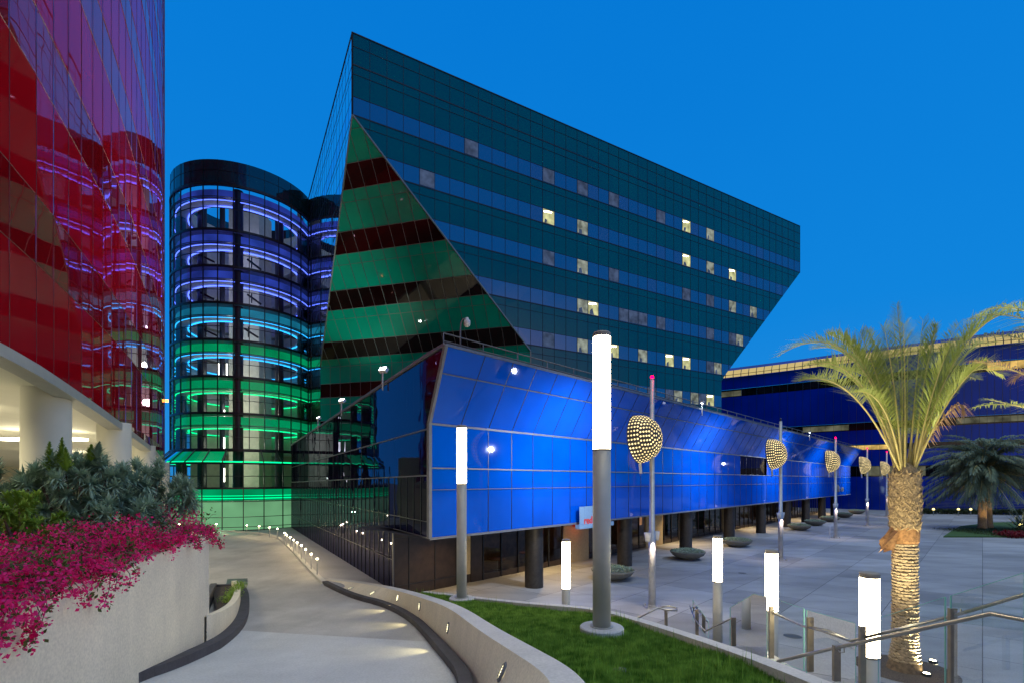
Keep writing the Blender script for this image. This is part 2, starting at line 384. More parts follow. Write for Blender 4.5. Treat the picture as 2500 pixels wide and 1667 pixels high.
M['hedge'] = leafmat('hedge_leaf', (.03,.05,.02), (.07,.10,.03), 2)
M['flower_red'] = leafmat('dark_red_flower', (.12,.0,.01), (.25,.01,.02), 3)
M['white_metal'] = principled('white_metal', (.62,.62,.62), .4)
M['sign_glass'] = principled('pale_sign_panel', (.22,.36,.52), .25, noise=.05)
M['sign_red'] = emit('red_sign_letter', (.75,.10,.12), .8)
M['sign_gold'] = principled('gold_letters', (.6,.55,.42), .3, metal=.6)
M['curtain'] = principled('brown_curtain', (.14,.09,.05), .8, noise=.4, nscale=2)
M['beige'] = principled('beige_pier', (.50,.40,.22), .6, noise=.1)
M['wood'] = principled('table_wood', (.45,.2,.08), .5)
M['bowl_dark'] = principled('dark_grate', (.10,.11,.11), .5, metal=.4)

# ------------------------------------------------------------------ ground
mb = MB(); mb.face([(-600,-600,-.06),(600,-600,-.06),(600,900,-.06),(-600,900,-.06)])
struct(mb.build('ground', M['ground']))
mb = MB(); mb.face([(-8,14,0),(3.3,4,0),(3.3,-3,0),(140,-3,0),(140,150,0),(-4,150,0),(-26,58,0)])
struct(mb.build('plaza', M['plaza']))

# kerb line on the right of the driveway (foot of white wall, then bollard kerb)
kr = [G(787,1426), G(820,1443), G(867,1463), G(930,1478), G(998,1512), G(1049,1569), G(1093,1625), G(1120,1666)]
kr += [Vector((-.75,6.9,zd(6.9))), Vector((-.72,5.5,zd(5.5))), Vector((-.8,3.5,zd(3.5))), Vector((-.9,1,zd(1)))]
kb = [G(787,1426), G(760,1400), G(735,1372), G(706,1340), G(677,1312), G(655,1305.5), G(632,1302), G(600,1300), G(549,1297), G(490,1294.5), G(430,1293)]
def resample(pts, step):
    out = [pts[0].copy()]
    for a, b in zip(pts, pts[1:]):
        n = max(1, int((b-a).length/step))
        for i in range(1, n+1): out.append(a.lerp(b, i/n))
    return out
def smoothp(pts, it=2):
    for _ in range(it):
        q = [pts[0]]
        for a, b in zip(pts, pts[1:]): q += [a.lerp(b, .25), a.lerp(b, .75)]
        q.append(pts[-1]); pts = q
    return pts
krs = smoothp(kr); kbs = smoothp(kb)
edge = sorted([(p.y, p.x) for p in krs]+[(p.y, p.x) for p in kbs])
def xr(y): return interp(y, edge)
mb = MB(); ys = [0.5+.5*i for i in range(12)]+[6.5+.5*i for i in range(100)]
ys = sorted(set(round(y, 2) for y in ys if y <= 56.5))
SEAMY = lambda x: 14.9-.26*(x+6.5)     # joint between the newer and the older slab
NX = 40
def drow(y):
    a = -62.; b = xr(y)+.1
    return [(a+(b-a)*(i/NX)**.6, y, zd(y)) for i in range(NX+1)]
rows = [drow(y) for y in ys]
for r0, r1 in zip(rows, rows[1:]):
    for i in range(NX):
        q = [r0[i], r0[i+1], r1[i+1], r1[i]]
        mb.face(q)
o = struct(mb.build('driveway', M['drive']))
mb = MB()                                              # newer slab nearer the camera, 4 mm above
for y0, y1 in [(a/4, a/4+.25) for a in range(2, 68)]:
    xa0, xa1 = -9.5, xr(y0)+.05
    n = 24
    for i in range(n):
        xs0 = xa0+(xr(y0)+.05-xa0)*i/n; xs1 = xa0+(xr(y0)+.05-xa0)*(i+1)/n
        xe0 = xa0+(xr(y1)+.05-xa0)*i/n; xe1 = xa0+(xr(y1)+.05-xa0)*(i+1)/n
        cy = lambda x, y: min(y, SEAMY(x))
        if y0 >= SEAMY((xs0+xs1)/2)+.12: continue
        q = [(xs0, cy(xs0,y0)), (xs1, cy(xs1,y0)), (xe1, cy(xe1,y1)), (xe0, cy(xe0,y1))]
        mb.face([(x, y, zd(y)+.005) for x, y in q])
struct(mb.build('driveway_slab', M['drive2']))

def ribbon(mb, pts, w, h, side=1, z0=-.4):
    """kerb: solid strip along pts, width w to the given side"""
    n = len(pts); L = []
    for i in range(n):
        d = (pts[min(i+1, n-1)]-pts[max(i-1, 0)]); d.z = 0; d.normalize()
        s = Vector((d.y, -d.x, 0))*side
        p = pts[i]; q = p+s*w
        L.append([(p.x,p.y,p.z+z0),(p.x,p.y,p.z+h),(q.x,q.y,q.z+h),(q.x,q.y,q.z+z0)])
    for a, b in zip(L, L[1:]):
        for k in range(4):
            mb.face([a[k], b[k], b[(k+1) % 4], a[(k+1) % 4]])
    mb.face(L[0]); mb.face(L[-1][::-1])
    return L
mb = MB(); ribbon(mb, resample(krs, .5), .25, .18, -1)
struct(mb.build('kerb_by_white_wall', M['kerb'])).name = 'kerb'
mb = MB(); ribbon(mb, resample(kbs, .6), .25, .14, 1)
struct(mb.build('kerb', M['white_cap']))

# ------------------------------------------------------------------ blue box building
C0 = Vector((-3.56, 21.1, 0)); D = Vector((.691, .723, 0)); NF = Vector((.723, -.691, 0))
FL = Vector((-25.8, 57.6, 0)); S = (FL-C0); SL = S.length; S = S.normalized()
UL = 93.0
ZS, Z2, ZM, ZF, ZT = 3.51, 5.58, 6.52, 8.42, 11.38
K = 1.77
NS = Vector((-S.y, S.x, 0))*1.0
if NS.x > 0: NS = -NS                                    # side wall normal, towards the driveway
blue = thing('blue_pavilion', 'long low building with bright blue panelled front leaning outward, raised on dark columns', 'building', (20, 50, 0))
def fp(u, z, out=0.0):     # point on the front (leaning above the fold)
    t = max(0, (z-ZF)/(ZT-ZF))
    base = C0+D*u+NF*out
    lean = (NF*1.69+D*0)*t
    p = base+lean; p.z = z
    # the end of the upper part is cut along the side wall plane
    return p
SHIFT = 1.77*math.cos(math.acos(max(-1, min(1, S.dot(D)))))   # slide along the front at the cut end
panw = 1.62
us = [0, 1.75]+[3.5+panw*i for i in range(200) if 3.5+panw*i < UL-1]+[UL]
zr = [ZS, Z2, ZM, ZF, ZF+(ZT-ZF)*.66, ZT]
mb = MB(); mw = MB(); seams = MB(); trims = MB()
def cut(u, z):             # where the front starts at height z
    t = max(0, (z-ZF)/(ZT-ZF)); return -SHIFT*t
for j in range(5):
    z0, z1 = zr[j], zr[j+1]
    for i in range(len(us)-1):
        a, b = us[i], us[i+1]
        t = R.uniform(-.003, .003); t2 = R.uniform(-.003, .003)
        c0 = cut(0, z0) if i == 0 else 0; c1 = cut(0, z1) if i == 0 else 0
        q = [fp(a+c0, z0, t), fp(b, z0, t2), fp(b, z1, -t), fp(a+c1, z1, -t2)]
        if j == 2 and 37 < (a+b)/2 < 45.5:
            mw.face([p+NF*-.12 for p in q])
        else: mb.face(q)
parts_blue = mb.build('front_panel', M['blue'], blue)
o = mw.build('window', M['bwin'], blue)
for i, u in enumerate(us[1:-1]):
    for z0, z1 in ((ZS, ZF), (ZF, ZT)):
        seams.bar(fp(u, z0, .004), fp(u, z1, .004), .03, .022, NF)
seams.build('panel_seam', M['seam'], blue)
for z, wdt in ((ZS-.03, .10), (Z2, .025), (ZM, .06), (ZF, .09), (zr[4], .04), (ZT, .10)):
    a = fp(cut(0, z), z, .03); b = fp(UL, z, .03)
    trims.bar(a, b, .08, wdt, (0,0,1))
trims.bar(fp(0, ZS, .03), fp(0, ZF, .03), .16, .16, NF); trims.bar(fp(0, ZF, .03), fp(cut(0, ZT), ZT, .03), .14, .14, NF)
trims.build('trim', M['silver'], blue)
# side wall: dark mirror glass toward the driveway
def ztop_side(m): return ZT+(10.1-ZT)*m/SL
def zrow(m, z):            # rows descend slightly with distance
    return z+(m/SL)*(-.75 if z > 5 else 0)*(z-3)/5.4
mb = MB(); mm = MB(); tl = MB()
nseg = 46
def sp(m, z, out=0): p = C0+S*m+NS*out; p.z = z; return p
for i in range(nseg):
    m0, m1 = SL*i/nseg, SL*(i+1)/nseg
    lev = [ZS if m0 < 4.7 else (0 if m0 < 4.7 else .0), 2.0, ZM-.2, ZF, None]
    zb = ZS if m1 <= 4.75 else -.1
    lv = [zb]+([1.9] if zb < 0 else [])+[4.2, 6.2, 8.2]
    for a, b in zip(lv, lv[1:]+[99]):
        t1, t2 = R.uniform(-.004, .004), R.uniform(-.004, .004)
        za0, za1 = zrow(m0, a), zrow(m1, a)
        zb0, zb1 = (ztop_side(m0), ztop_side(m1)) if b == 99 else (zrow(m0, b), zrow(m1, b))
        mb.face([sp(m1, za1, t1), sp(m0, za0, t2), sp(m0, zb0, -t1), sp(m1, zb1, -t2)])
# triangle beyond the corner under the leaning front
pts = [sp(0, ZF), fp(cut(0, ZT), ZT), sp(0, ZT)]
mb.face(pts)
mb.build('side_glass', M['navy'], blue)
for i in range(nseg+1):
    m_ = SL*i/nseg
    mm.bar(sp(m_, ZS if m_ < 4.7 else 0, .015), sp(m_, zrow(m_, 6.2), .015), .035, .03, NS)
    if i % 3 == 0 and m_ > 8: mm.bar(sp(m_, zrow(m_, 6.2), .012), sp(m_, ztop_side(m_), .012), .025, .025, NS)
for z in (1.9, 4.2):
    mm.bar(sp(4.75 if z < 3 else 0, zrow(0, z), .015), sp(SL, zrow(SL, z), .015), .04, .03, (0,0,1))
mm.build('side_mullion', M['mull'], blue)
for z in (6.2, 8.2):
    tl.bar(sp(0, zrow(0, z), .02), sp(SL, zrow(SL, z), .02), .05, .06, (0,0,1))
tl.bar(sp(0, ztop_side(0), .03), sp(SL, ztop_side(SL), .03), .12, .12, (0,0,1))
tl.bar(sp(0, ZT, .03), fp(cut(0, ZT), ZT, .0)+NS*.03, .12, .12, (0,0,1))
tl.bar(sp(0, ZS, .02), sp(4.75, ZS, .02), .05, .06, (0,0,1))
tl.bar(sp(4.75, 0, .03), sp(4.75, ZS, .03), .10, .08, NS)
tl.build('side_trim', M['silver'], blue)
# roof and soffit, end wall
mb = MB(); e1 = fp(UL, ZT); mb.face([sp(0, ZT-.1), fp(cut(0,ZT), ZT-.1), fp(UL, ZT-.1), fp(UL, ZT-.1, -30), sp(SL, 10.0)])
mb.build('roof', M['soffit'], blue)
mb = MB(); mb.face([fp(0, ZS), fp(0, ZS, -6)+S*1.0, fp(UL, ZS, -6), fp(UL, ZS)]); mb.face([sp(0,ZS),sp(5,ZS),fp(1,ZS,-6)])
mb.build('soffit', M['soffit'], blue)
mb = MB(); mb.face([fp(UL, ZS), fp(UL, ZF), fp(UL, ZF, -25), fp(UL, ZS, -25)]); mb.face([fp(UL, ZF), fp(UL, ZT), fp(UL, ZT, -25), fp(UL, ZF, -25)])
mb.build('end_wall', M['navy'], blue)
# recessed ground floor shopfront
B0 = sp(4.75, 0); 
def bp_(t, z, out=0): p = B0+D*t+NF*out; p.z = z; return p
mb = MB(); gl = MB(); mu = MB(); pr = MB(); bk = MB()
t = 0.; BL = UL+3
solid = [(0, 6.2), (11.8, 13.4), (17.2, 19.4), (29, 31), (42, 44), (60, 64)]
mb.obox(bp_(0, 0, -.2), D*4.4, NF*.2, (0,0,ZS))
for z in (.55, 3.0): mu.bar(bp_(.1, z, .012), bp_(4.3, z, .012), .03, .03, (0,0,1))
for tt in (.9, 2.6, 4.1): mu.bar(bp_(tt, 0, .012), bp_(tt, ZS, .012), .05, .03, NF)
pr.obox(bp_(4.45, .5, -.1), D*.75, NF*.1, (0,0,2.9))
mb.obox(bp_(4.4, 0, -.2), D*.85, NF*.15, (0,0,.5))
mb.obox(bp_(5.25, 0, -.2), D*.9, NF*.2, (0,0,ZS))
t = 6.2
while t < BL:
    wd = 1.55
    gl.face([bp_(t, .35, -.03), bp_(t+wd, .35, -.03), bp_(t+wd, ZS, -.03), bp_(t, ZS, -.03)])
    mu.bar(bp_(t, 0, 0), bp_(t, ZS, 0), .07, .1, NF)
    mb.obox(bp_(t+.04, 0, -.1), D*(wd-.08), NF*.1, (0,0,.35))
    t += wd
mu.bar(bp_(6.2, 2.9, 0), bp_(BL, 2.9, 0), .05, .08, (0,0,1))
for a in (14.0, 26.0, 44.0):
    pq = MB(); pq.obox(bp_(a, 0, -.25), D*3.1, NF*.33, (0,0,ZS)); pq.build('beige_pier', M['beige'], blue)
mb.build('bronze_wall', M['bronze'], blue); gl.build('shop_glass', M['shop'], blue); mu.build('shop_frame', M['mull'], blue); pr.build('beige_pier', M['beige'], blue)
bk.face([bp_(4, 0, -5), bp_(BL, 0, -5), bp_(BL, ZS, -5), bp_(4, ZS, -5)]); bk.face([bp_(4,.02,-5),bp_(BL,.02,-5),bp_(BL,.02,-.2),bp_(4,.02,-.2)])
bk.face([bp_(4,3.45,-5),bp_(BL,3.45,-5),bp_(BL,3.45,-.2),bp_(4,3.45,-.2)])
bk.build('interior_wall', M['curtain'], blue)
# lit things inside the shops
lmat = emit('shop_interior_light', (1,.5,.2), .7, vary=.5, vscale=1)
for a, zz, hh, wd in ((19.6,1.2,1.6,.35),(20.6,1.9,.5,.5),(23.2,.8,1.9,.4),(30.5,1.5,1.2,.5),(32.8,.9,1.6,.35),(35.2,1.2,1.4,.5),(48,1.0,1.8,.5),(55,1.0,1.8,.5),(66,1.2,1.2,.8)):
    lp = MB(); lp.obox(bp_(a, zz, -3.2), D*wd, NF*.08, (0,0,hh)); lp.build('interior_lamp', lmat, blue)
cl0 = None
for i, u in enumerate((8.1, 17.8, 27.7, 37.6, 47.3, 57.3, 66.9, 76.7, 85.5)):
    mb = MB(); p = C0+D*u-NF*1.1
    mb.lathe([(.52, 0), (.52, ZS)], p, 32)
    mb.build('column', M['bronze_col'], blue, smooth=True)
    if i % 2 == 0:
        light('SPOT', 'soffit_downlight', C0+D*(u+4.5)-NF*3.2+Vector((0,0,ZS-.1)), 900, (1,.66,.28), blue, C0+D*(u+4.5)-NF*2.8, .1, 150, .8)
light('SPOT', 'soffit_downlight', C0+D*3.5-NF*2.8+Vector((0,0,ZS-.1)), 380, (1,.66,.28), blue, C0+D*3.6-NF*2.5, .1, 150, .8)
# interior light points for the shops
for a in (9.5, 21, 33, 50, 68): light('POINT', 'shop_light', bp_(a, 3.1, -2.5), 14, (1,.6,.3), blue, size=.15)
# tables seen through the first window
for k, (tt, oo) in enumerate(((9.0, -1.6), (12.6, -2.2))):
    p = bp_(tt, 0, oo)
    tb = thing('dining_table', ['round wooden table with set places behind the first shop window', 'round wooden table deeper in the dark shop, beside the first column'][k], 'table', (p.x, p.y, .02))
    mb = MB(); mb.lathe([(0,.72),(.55,.72),(.55,.76),(0,.76)], (0,0,0), 20); mb.build('tabletop', M['wood'], tb, world=False)
    mb = MB(); mb.tube([(0,0,0),(0,0,.72)], .04); mb.build('pedestal', M['steel'], tb, world=False)
    mb = MB()
    for a in (0, PI/2): mb.bar((-.3*math.cos(a),-.3*math.sin(a),.03), (.3*math.cos(a),.3*math.sin(a),.03), .05, .04)
    mb.build('foot', M['steel'], tb, world=False)
# roof railing
def railing(mb, pts, h=(.5, .95), step=2.2, r=.03):
    for hh in h: mb.tube([Vector(p)+Vector((0,0,hh)) for p in pts], r, 6)
    rs = resample([Vector(p) for p in pts], step)
    for p in rs: mb.tube([p, p+Vector((0,0,h[-1]))], r*.9, 6)
rl = thing('roof_railing', 'thin grey metal railing along the roof edge of the blue building', 'railing', fp(0, ZT))
mb = MB(); a = fp(cut(0, ZT)+.3, ZT, -.5); b = fp(UL, ZT, -.5)
railing(mb, [a+Vector((0,0,0)), b], h=(.3, .62)); mb.build('rail', M['silver'], rl, smooth=True)
# CCTV camera on a pole at the roof corner
c = fp(cut(0,ZT)+1.2, ZT, -.5)
cc = thing('security_camera', 'small white dome camera on a bent pole at the corner of the blue roof', 'camera', c)
mb = MB(); mb.tube([(0,0,0),(0,0,.9),(.03,-.02,1.25),(.12,-.06,1.38),(.28,-.12,1.38)], .035, 8); mb.build('arm', M['silver'], cc, world=False, smooth=True)
mb = MB(); mb.lathe([(0,1.42),(.06,1.42),(.07,1.33),(.13,1.31),(.14,1.18),(.12,1.10),(.07,1.04),(0,1.02)], (.3,-.12,0), 16); mb.build('dome', M['white_metal'], cc, world=False, smooth=True)
# flood lights along the side edge (they wash the red building)
def flood(loc, aim, label, energy, spot=95, scale=1.0, col=(.9,.96,1)):
    f = thing('flood_light', label, 'flood light', loc, group=None)
    mb = MB(); mb.tube([(0,0,-.5),(0,0,.55*scale)], .04, 8); mb.build('stem', M['white_metal'], f, world=False)
    d = (Vector(aim)-Vector(loc)).normalized(); x = d.cross(Vector((0,0,1))).normalized(); y = x.cross(d)
    h = Vector((0,0,.6*scale)); mb = MB()
    mb.obox(h-x*.2*scale-y*.13*scale-d*.2, x*.4*scale, y*.26*scale, d*.2); mb.build('housing', M['white_metal'], f, world=False)
    mb = MB(); c = h+d*.012; mb.face([c-x*.17*scale-y*.1*scale, c+x*.17*scale-y*.1*scale, c+x*.17*scale+y*.1*scale, c-x*.17*scale+y*.1*scale])
    mb.build('lens', M['white_lamp'], f, world=False)
    light('SPOT', 'flood_beam', Vector(loc)+h+d*.05, energy, col, f, aim, .1, spot, .8)
    return f
for m_, lab, aim, en in ((6.2, 'bright white flood light on the sloping roof edge, nearest the blue corner', (-12,14,22), 3000), (16.0, 'white flood light on a short stem, middle of the dark side edge', (-18,24,26), 4300), (25.0, 'white flood light on a short stem where the dark side meets the round glass tower', (-25,36,26), 4300)):
    f_last = flood(sp(m_, ztop_side(m_)+.1, .15), aim, lab, en, 110, 1.1, (1,.93,.82))
f_last = f_last
for u, lab in ((24, 'small flood light under the blue roof edge, behind the first shell lamp pole'), (44, 'bright flood light on the blue roof edge, left of the second shell lamp pole'), (56, 'small twin flood light on the blue roof edge, right of the second shell lamp pole')):
    p = fp(u, ZT, .15); flood(p, p-NF*1.2+Vector((0,0,-6)), lab, 260, 120, .7)

light('SPOT', 'facet_fill', sp(25.6, ztop_side(25)+.8, .6), 1900, (.85,1,.92), f_last, (-15.9, 48.4, 21), .15, 60, 1)  # added spot with no fixture of its own, brightens the green corner facet
# sign
sp0 = C0+D*10.15+NF*.35
sg = thing('shop_sign', 'pale translucent sign with red lowercase letters on a ledge under the blue front', 'sign', (sp0.x, sp0.y, 3.2))
mb = MB()
for i in range(5): mb.obox(D*(.25+i*.46)+Vector((0,0,.22)), D*.45, NF*.03, (0,0,1.05))
mb.build('panel', M['sign_glass'], sg, world=False)
mb = MB(); mb.obox(Vector((0,0,0))-NF*.1, D*3.6, NF*.3, (0,0,.24)); mb.build('ledge', M['sign_glass'], sg, world=False)
def text(body, loc, size, mat_, name, parent, ang, ext=.02):
    cu = bpy.data.curves.new(name, 'FONT'); cu.body = body; cu.size = size; cu.extrude = ext
    o = bpy.data.objects.new(name, cu); sc.collection.objects.link(o)
    o.rotation_euler = (PI/2, 0, ang); o.location = Vector(loc)
    cu.materials.append(mat_)
    bpy.context.view_layer.update()
    dg = bpy.context.evaluated_depsgraph_get(); me = bpy.data.meshes.new_from_object(o.evaluated_get(dg))
    o2 = bpy.data.objects.new(name, me); sc.collection.objects.link(o2)
    o2.rotation_euler = o.rotation_euler; o2.location = o.location
    if not me.materials: me.materials.append(mat_)
    bpy.data.objects.remove(o)
    if parent is not None: o2.location = Vector(loc)-Vector(parent.location) ; o2.parent = parent
    return o2
text('red', Vector(sg.location)+D*.62+NF*.07+Vector((0,0,.25)), .62, M['sign_red'], 'letters', sg, FA)
sp1 = C0+D*79.3+NF*.1
sg2 = thing('wordmark_sign', 'row of pale gold raised letters high on the far end of the blue front', 'sign', (sp1.x, sp1.y, 4.1))
text('E·ARt', Vector((sp1.x, sp1.y, 4.1)), 1.7, M['sign_gold'], 'letters', sg2, FA, .05)
text('-ro', Vector((sp1.x, sp1.y, 4.1))+D*5.0, 1.6, M['sign_gold'], 'letters', sg2, FA, .05)
rb = thing('red_banner_lamp', 'red glowing hanging panel under the blue soffit beside the beige pier', 'lamp', bp_(15.0, 2.6, .4))
mb = MB(); mb.lathe([(0,.75),(.26,.75),(.26,.05),(.2,0),(0,0)], (0,0,0), 18); mb.build('shade', emit('red_shade', (.5,.04,.02), .35), rb, world=False)
mb = MB(); mb.tube([(0,0,.75),(0,0,.92)], .02, 6); mb.build('cord', M['mull'], rb, world=False)
light('POINT', 'glow', bp_(15.3, 2.5, .9), 10, (1,.15,.05), rb, size=.2)

# ------------------------------------------------------------------ green tower
EG = Vector((-12.98, 40, 0)); A = Vector((.871, .491, 0)); Bd = Vector((-.491, .871, 0))
GT = 42.3; ZS0 = 39.74; FP = 4.1; AP = 35.64; LT = 62.3; CUT = 17.0
green = thing('green_tower', 'huge dark green glass block with a striped wedge cut from its near corner', 'building', (0, 60, 0))
NA = Vector((.491, -.871, 0)); NB = Vector((-.871, -.491, 0))
def ga(L_, z, out=0): p = EG+A*L_+NA*out; p.z = z; return p
def gb(M_, z, out=0): p = EG+Bd*M_+NB*out; p.z = z; return p
span = MB(); 
npan = 44; pw = LT/npan
levels = [(GT, ZS0)]
def l0(z): return 0 if z >= AP else min(CUT, AP-z)        # left limit at height z
def l1(z): return LT if z >= AP else LT-min(CUT, AP-z)
def clip(poly, fn):        # keep the side where fn >= 0 (fn linear)
    out = []
    for a, b in zip(poly, poly[1:]+poly[:1]):
        fa, fb = fn(a), fn(b)
        if fa >= 0: out.append(a)
        if (fa >= 0) != (fb >= 0): t = fa/(fa-fb); out.append((a[0]+(b[0]-a[0])*t, a[1]+(b[1]-a[1])*t))
    return out
def strip(mb, z1, z0, f, lo, hi, jit=.004, pw=pw, alt=0):
    for i in range(0, npan+1):
        a, b = i*pw, min((i+1)*pw, hi(AP+1))
        if b-a < .01: continue
        poly = [(a, z0), (b, z0), (b, z1), (a, z1)]
        la1, la0, hb1, hb0 = lo(z1), lo(z0), hi(z1), hi(z0)
        for q0, q1, sg in ((la0, la1, 1), (hb0, hb1, -1)):
            # boundary may bend inside the band at AP or AP-CUT: clip by every slanted piece
            def piece(pt):
                u_, z_ = pt
                lim = lo(z_) if sg == 1 else hi(z_)
                return (u_-lim)*sg
            poly = clip(poly, piece) if poly else poly
        if len(poly) < 3: continue
        t1, t2 = R.uniform(-jit, jit), R.uniform(-jit, jit); zm_ = (z0+z1)/2; am = (a+b)/2
        mb.cur = 1 if (alt and R.random() < alt) else 0
        mb.face([f(u_, z_, t1*(1 if z_ < zm_ else -1)*(1 if u_ < am else t2/(t1 or 1))) for u_, z_ in poly])
def strip_old(mb, z1, z0, f, lo, hi, jit=.004, pw=pw):
    """panels between z0 and z1, clipped at both ends by the slanted cuts"""
    zs = [z1, z0]
    i0 = int(lo(z1)//pw) if True else 0
    for i in range(0, npan+1):
        a, b = i*pw, (i+1)*pw
        la1, la0 = lo(z1), lo(z0); hb1, hb0 = hi(z1), hi(z0)
        a1, a0 = max(a, la1), max(a, la0); b1, b0 = min(b, hb1), min(b, hb0)
        if a1 >= b1-1e-4 and a0 >= b0-1e-4: continue
        if b1 < a1: b1 = a1 = (max(min(a, hb1), la1) if a > la1 else max(min(b, hb1), la1))
        if b0 < a0: b0 = a0 = (a if a > hb0 else b) if False else (max(hb0, a) if a > hb0 else b)
        if b1 < a1: continue
        t1, t2 = R.uniform(-jit, jit), R.uniform(-jit, jit)
        mb.face([f(a0, z0, t1), f(b0, z0, t2), f(b1, z1, -t1), f(a1, z1, -t2)])
def subzs(z1, z0): return [z1-(z1-z0)*k/3 for k in range(4)]
bands = [('s', GT, GT-1.08), ('s', GT-1.08, ZS0)]
z = ZS0
while z > 1:
    bands += [('s', z, z-.76), ('s', z-.76, z-2.59), ('w', z-2.59, z-FP)]; z -= FP
seam = MB()
for kind, z1, z0 in bands:
    z0 = max(z0, 0)
    if z1 <= 0: break
    if kind == 's': strip(span, z1, z0, ga, l0, l1)
    else:
        span.build('spandrel', M['gspan'], green); span = MB()
        wmb = MB(); strip(wmb, z1, z0, ga, l0, l1, alt=.2); wmb.build('ribbon_window', [M['gwin'], M['gwin2']], green)
# left face
lim0 = lambda z: 0 if z >= AP else min(CUT, AP-z)
lim1 = lambda z: 46.0
sl = MB()
for kind, z1, z0 in bands:
    z0 = max(z0, 0)
    if z1 <= 0: break
    f = lambda M_, z, t: gb(M_, z, t)
    if kind == 's': strip(sl, z1, z0, f, lim0, lim1)
    else:
        sl.build('side_spandrel', M['gspan'], green); sl = MB()
        wmb = MB(); strip(wmb, z1, z0, f, lim0, lim1); wmb.build('ribbon_window', M['gwin'], green)
if sl.v: sl.build('side_spandrel', M['gspan'], green)
if span.v: span.build('spandrel', M['gspan'], green)
# seams on both faces
for i in range(npan+1):
    a = i*pw; 
    zlow = AP-a if a < CUT else (0 if a < LT-CUT else AP-(LT-a))
    zlow = max(0, min(GT, zlow)) if a > 0 else AP
    if a >= LT-.01: zlow = AP
    seam.bar(ga(a, zlow, .01), ga(a, GT, .01), .035, .03, NA)
    if i < 33: seam.bar(gb(a, zlow if a < CUT else 0, .006), gb(a, GT, .006), .03, .008, NB)
for kind, z1, z0 in bands:
    if z0 < .5: continue
    strong = abs((ZS0-z0) % FP) < .05 or abs((ZS0-z0) % FP-FP) < .05
    wd = .10 if strong else .03
    seam.bar(ga(l0(z0), z0, .012), ga(l1(z0), z0, .012), .035, wd, (0,0,1))
    seam.bar(gb(lim0(z0), z0, .006), gb(46, z0, .006), .010, wd, (0,0,1))
seam.bar(ga(0, AP, .03), ga(0, GT, .03), .12, .12); seam.bar(ga(0, GT, .0), ga(LT, GT, .0), .1, .08); seam.bar(gb(0, GT, .0), gb(46, GT, .0), .1, .08)
seam.build('mullion', M['mull'], green)
# corner facet, stripes
fn_ = (ga(CUT, AP-CUT)-ga(0, AP)).cross(gb(CUT, AP-CUT)-ga(0, AP)).normalized()
if fn_.z > 0: fn_ = -fn_
fs = MB(); fm = MB()
def fq(d, s, out=0): # drop d (0..), s in 0..1 across from the left face to the right face
    dd = min(d, CUT); a = gb(dd, AP-d); b = ga(dd, AP-d); return a.lerp(b, s)+fn_*out
cols = 22
def facet_band(mb, d0, d1, jit=.006):
    n = 19
    for i in range(n):
        s0, s1 = (i/n-.5)*2*CUT, ((i+1)/n-.5)*2*CUT      # lateral coordinate -CUT..CUT
        poly = [(s0, d1), (s1, d1), (s1, d0), (s0, d0)]
        if d0 < CUT:
            poly = clip(poly, lambda p: p[1]-p[0]); poly = clip(poly, lambda p: p[1]+p[0]) if poly else poly
        if len(poly) < 3: continue
        t = R.uniform(-jit, jit)
        def pt(a, dd):
            w_ = min(dd, CUT); return fq(dd, .5+.5*a/w_ if w_ > 1e-6 else .5, t*(1 if dd > (d0+d1)/2 else -1))
        mb.face([pt(a, dd) for a, dd in poly])
d = 0
while d < 30:
    for d0, d1 in ((d, d+.76), (d+.76, d+2.59)):
        for x0, x1 in (((d0, CUT), (CUT, d1)) if d0 < CUT < d1 else ((d0, d1),)): facet_band(fs, x0, x1)
    fs.build('facet_spandrel', M['gfacet'], green); fs = MB()
    fw = MB()
    d0, d1 = d+2.59, d+FP
    for x0, x1 in (((d0, CUT), (CUT, d1)) if d0 < CUT < d1 else ((d0, d1),)): facet_band(fw, x0, x1)
    fw.build('facet_window', M['gdark'], green)
    for dd in (d+2.59, d+FP): fm.bar(fq(dd, 0, .02), fq(dd, 1, .02), .04, .07, fn_)
    fm.bar(fq(d+.76, 0, .01), fq(d+.76, 1, .01), .03, .03, fn_)
    d += FP
for i in range(1, 19):
    s = (i/19-.5)*2*CUT; dd = abs(s)
    if dd < CUT:
        fm.bar(fq(dd, .5+.5*s/max(dd, .01), .015), fq(CUT, .5+.5*s/CUT, .015), .04, .04, fn_)
        a = fq(CUT, .5+.5*s/CUT); b = a.copy(); b.z = 5; fm.bar(a-NA*0, b, .04, .04)
fm.bar(ga(0, AP, .0), ga(CUT, AP-CUT, 0), .12, .12); fm.bar(ga(0, AP, 0), gb(CUT, AP-CUT, 0), .12, .12)
fm.bar(ga(CUT, AP-CUT, 0), ga(CUT, 5, 0), .12, .12)
fm.build('facet_mullion', M['mull_grey'], green)
# right end cut and roof
mb = MB(); mb.face([ga(LT, GT), ga(LT, AP), ga(LT, AP, -46), ga(LT, GT, -46)]); mb.face([ga(LT, AP), ga(LT-CUT, AP-CUT), ga(LT-CUT, AP-CUT, -46), ga(LT, AP, -46)])
mb.face([ga(LT-CUT, AP-CUT), ga(LT-CUT, 0), ga(LT-CUT, 0, -46), ga(LT-CUT, AP-CUT, -46)]); mb.build('end_wall', M['gspan'], green)
mb = MB(); mb.face([ga(0, GT-.05), ga(LT, GT-.05), ga(LT, GT-.05, -46), gb(46, GT-.05)]); mb.build('roof', M['soffit'], green)
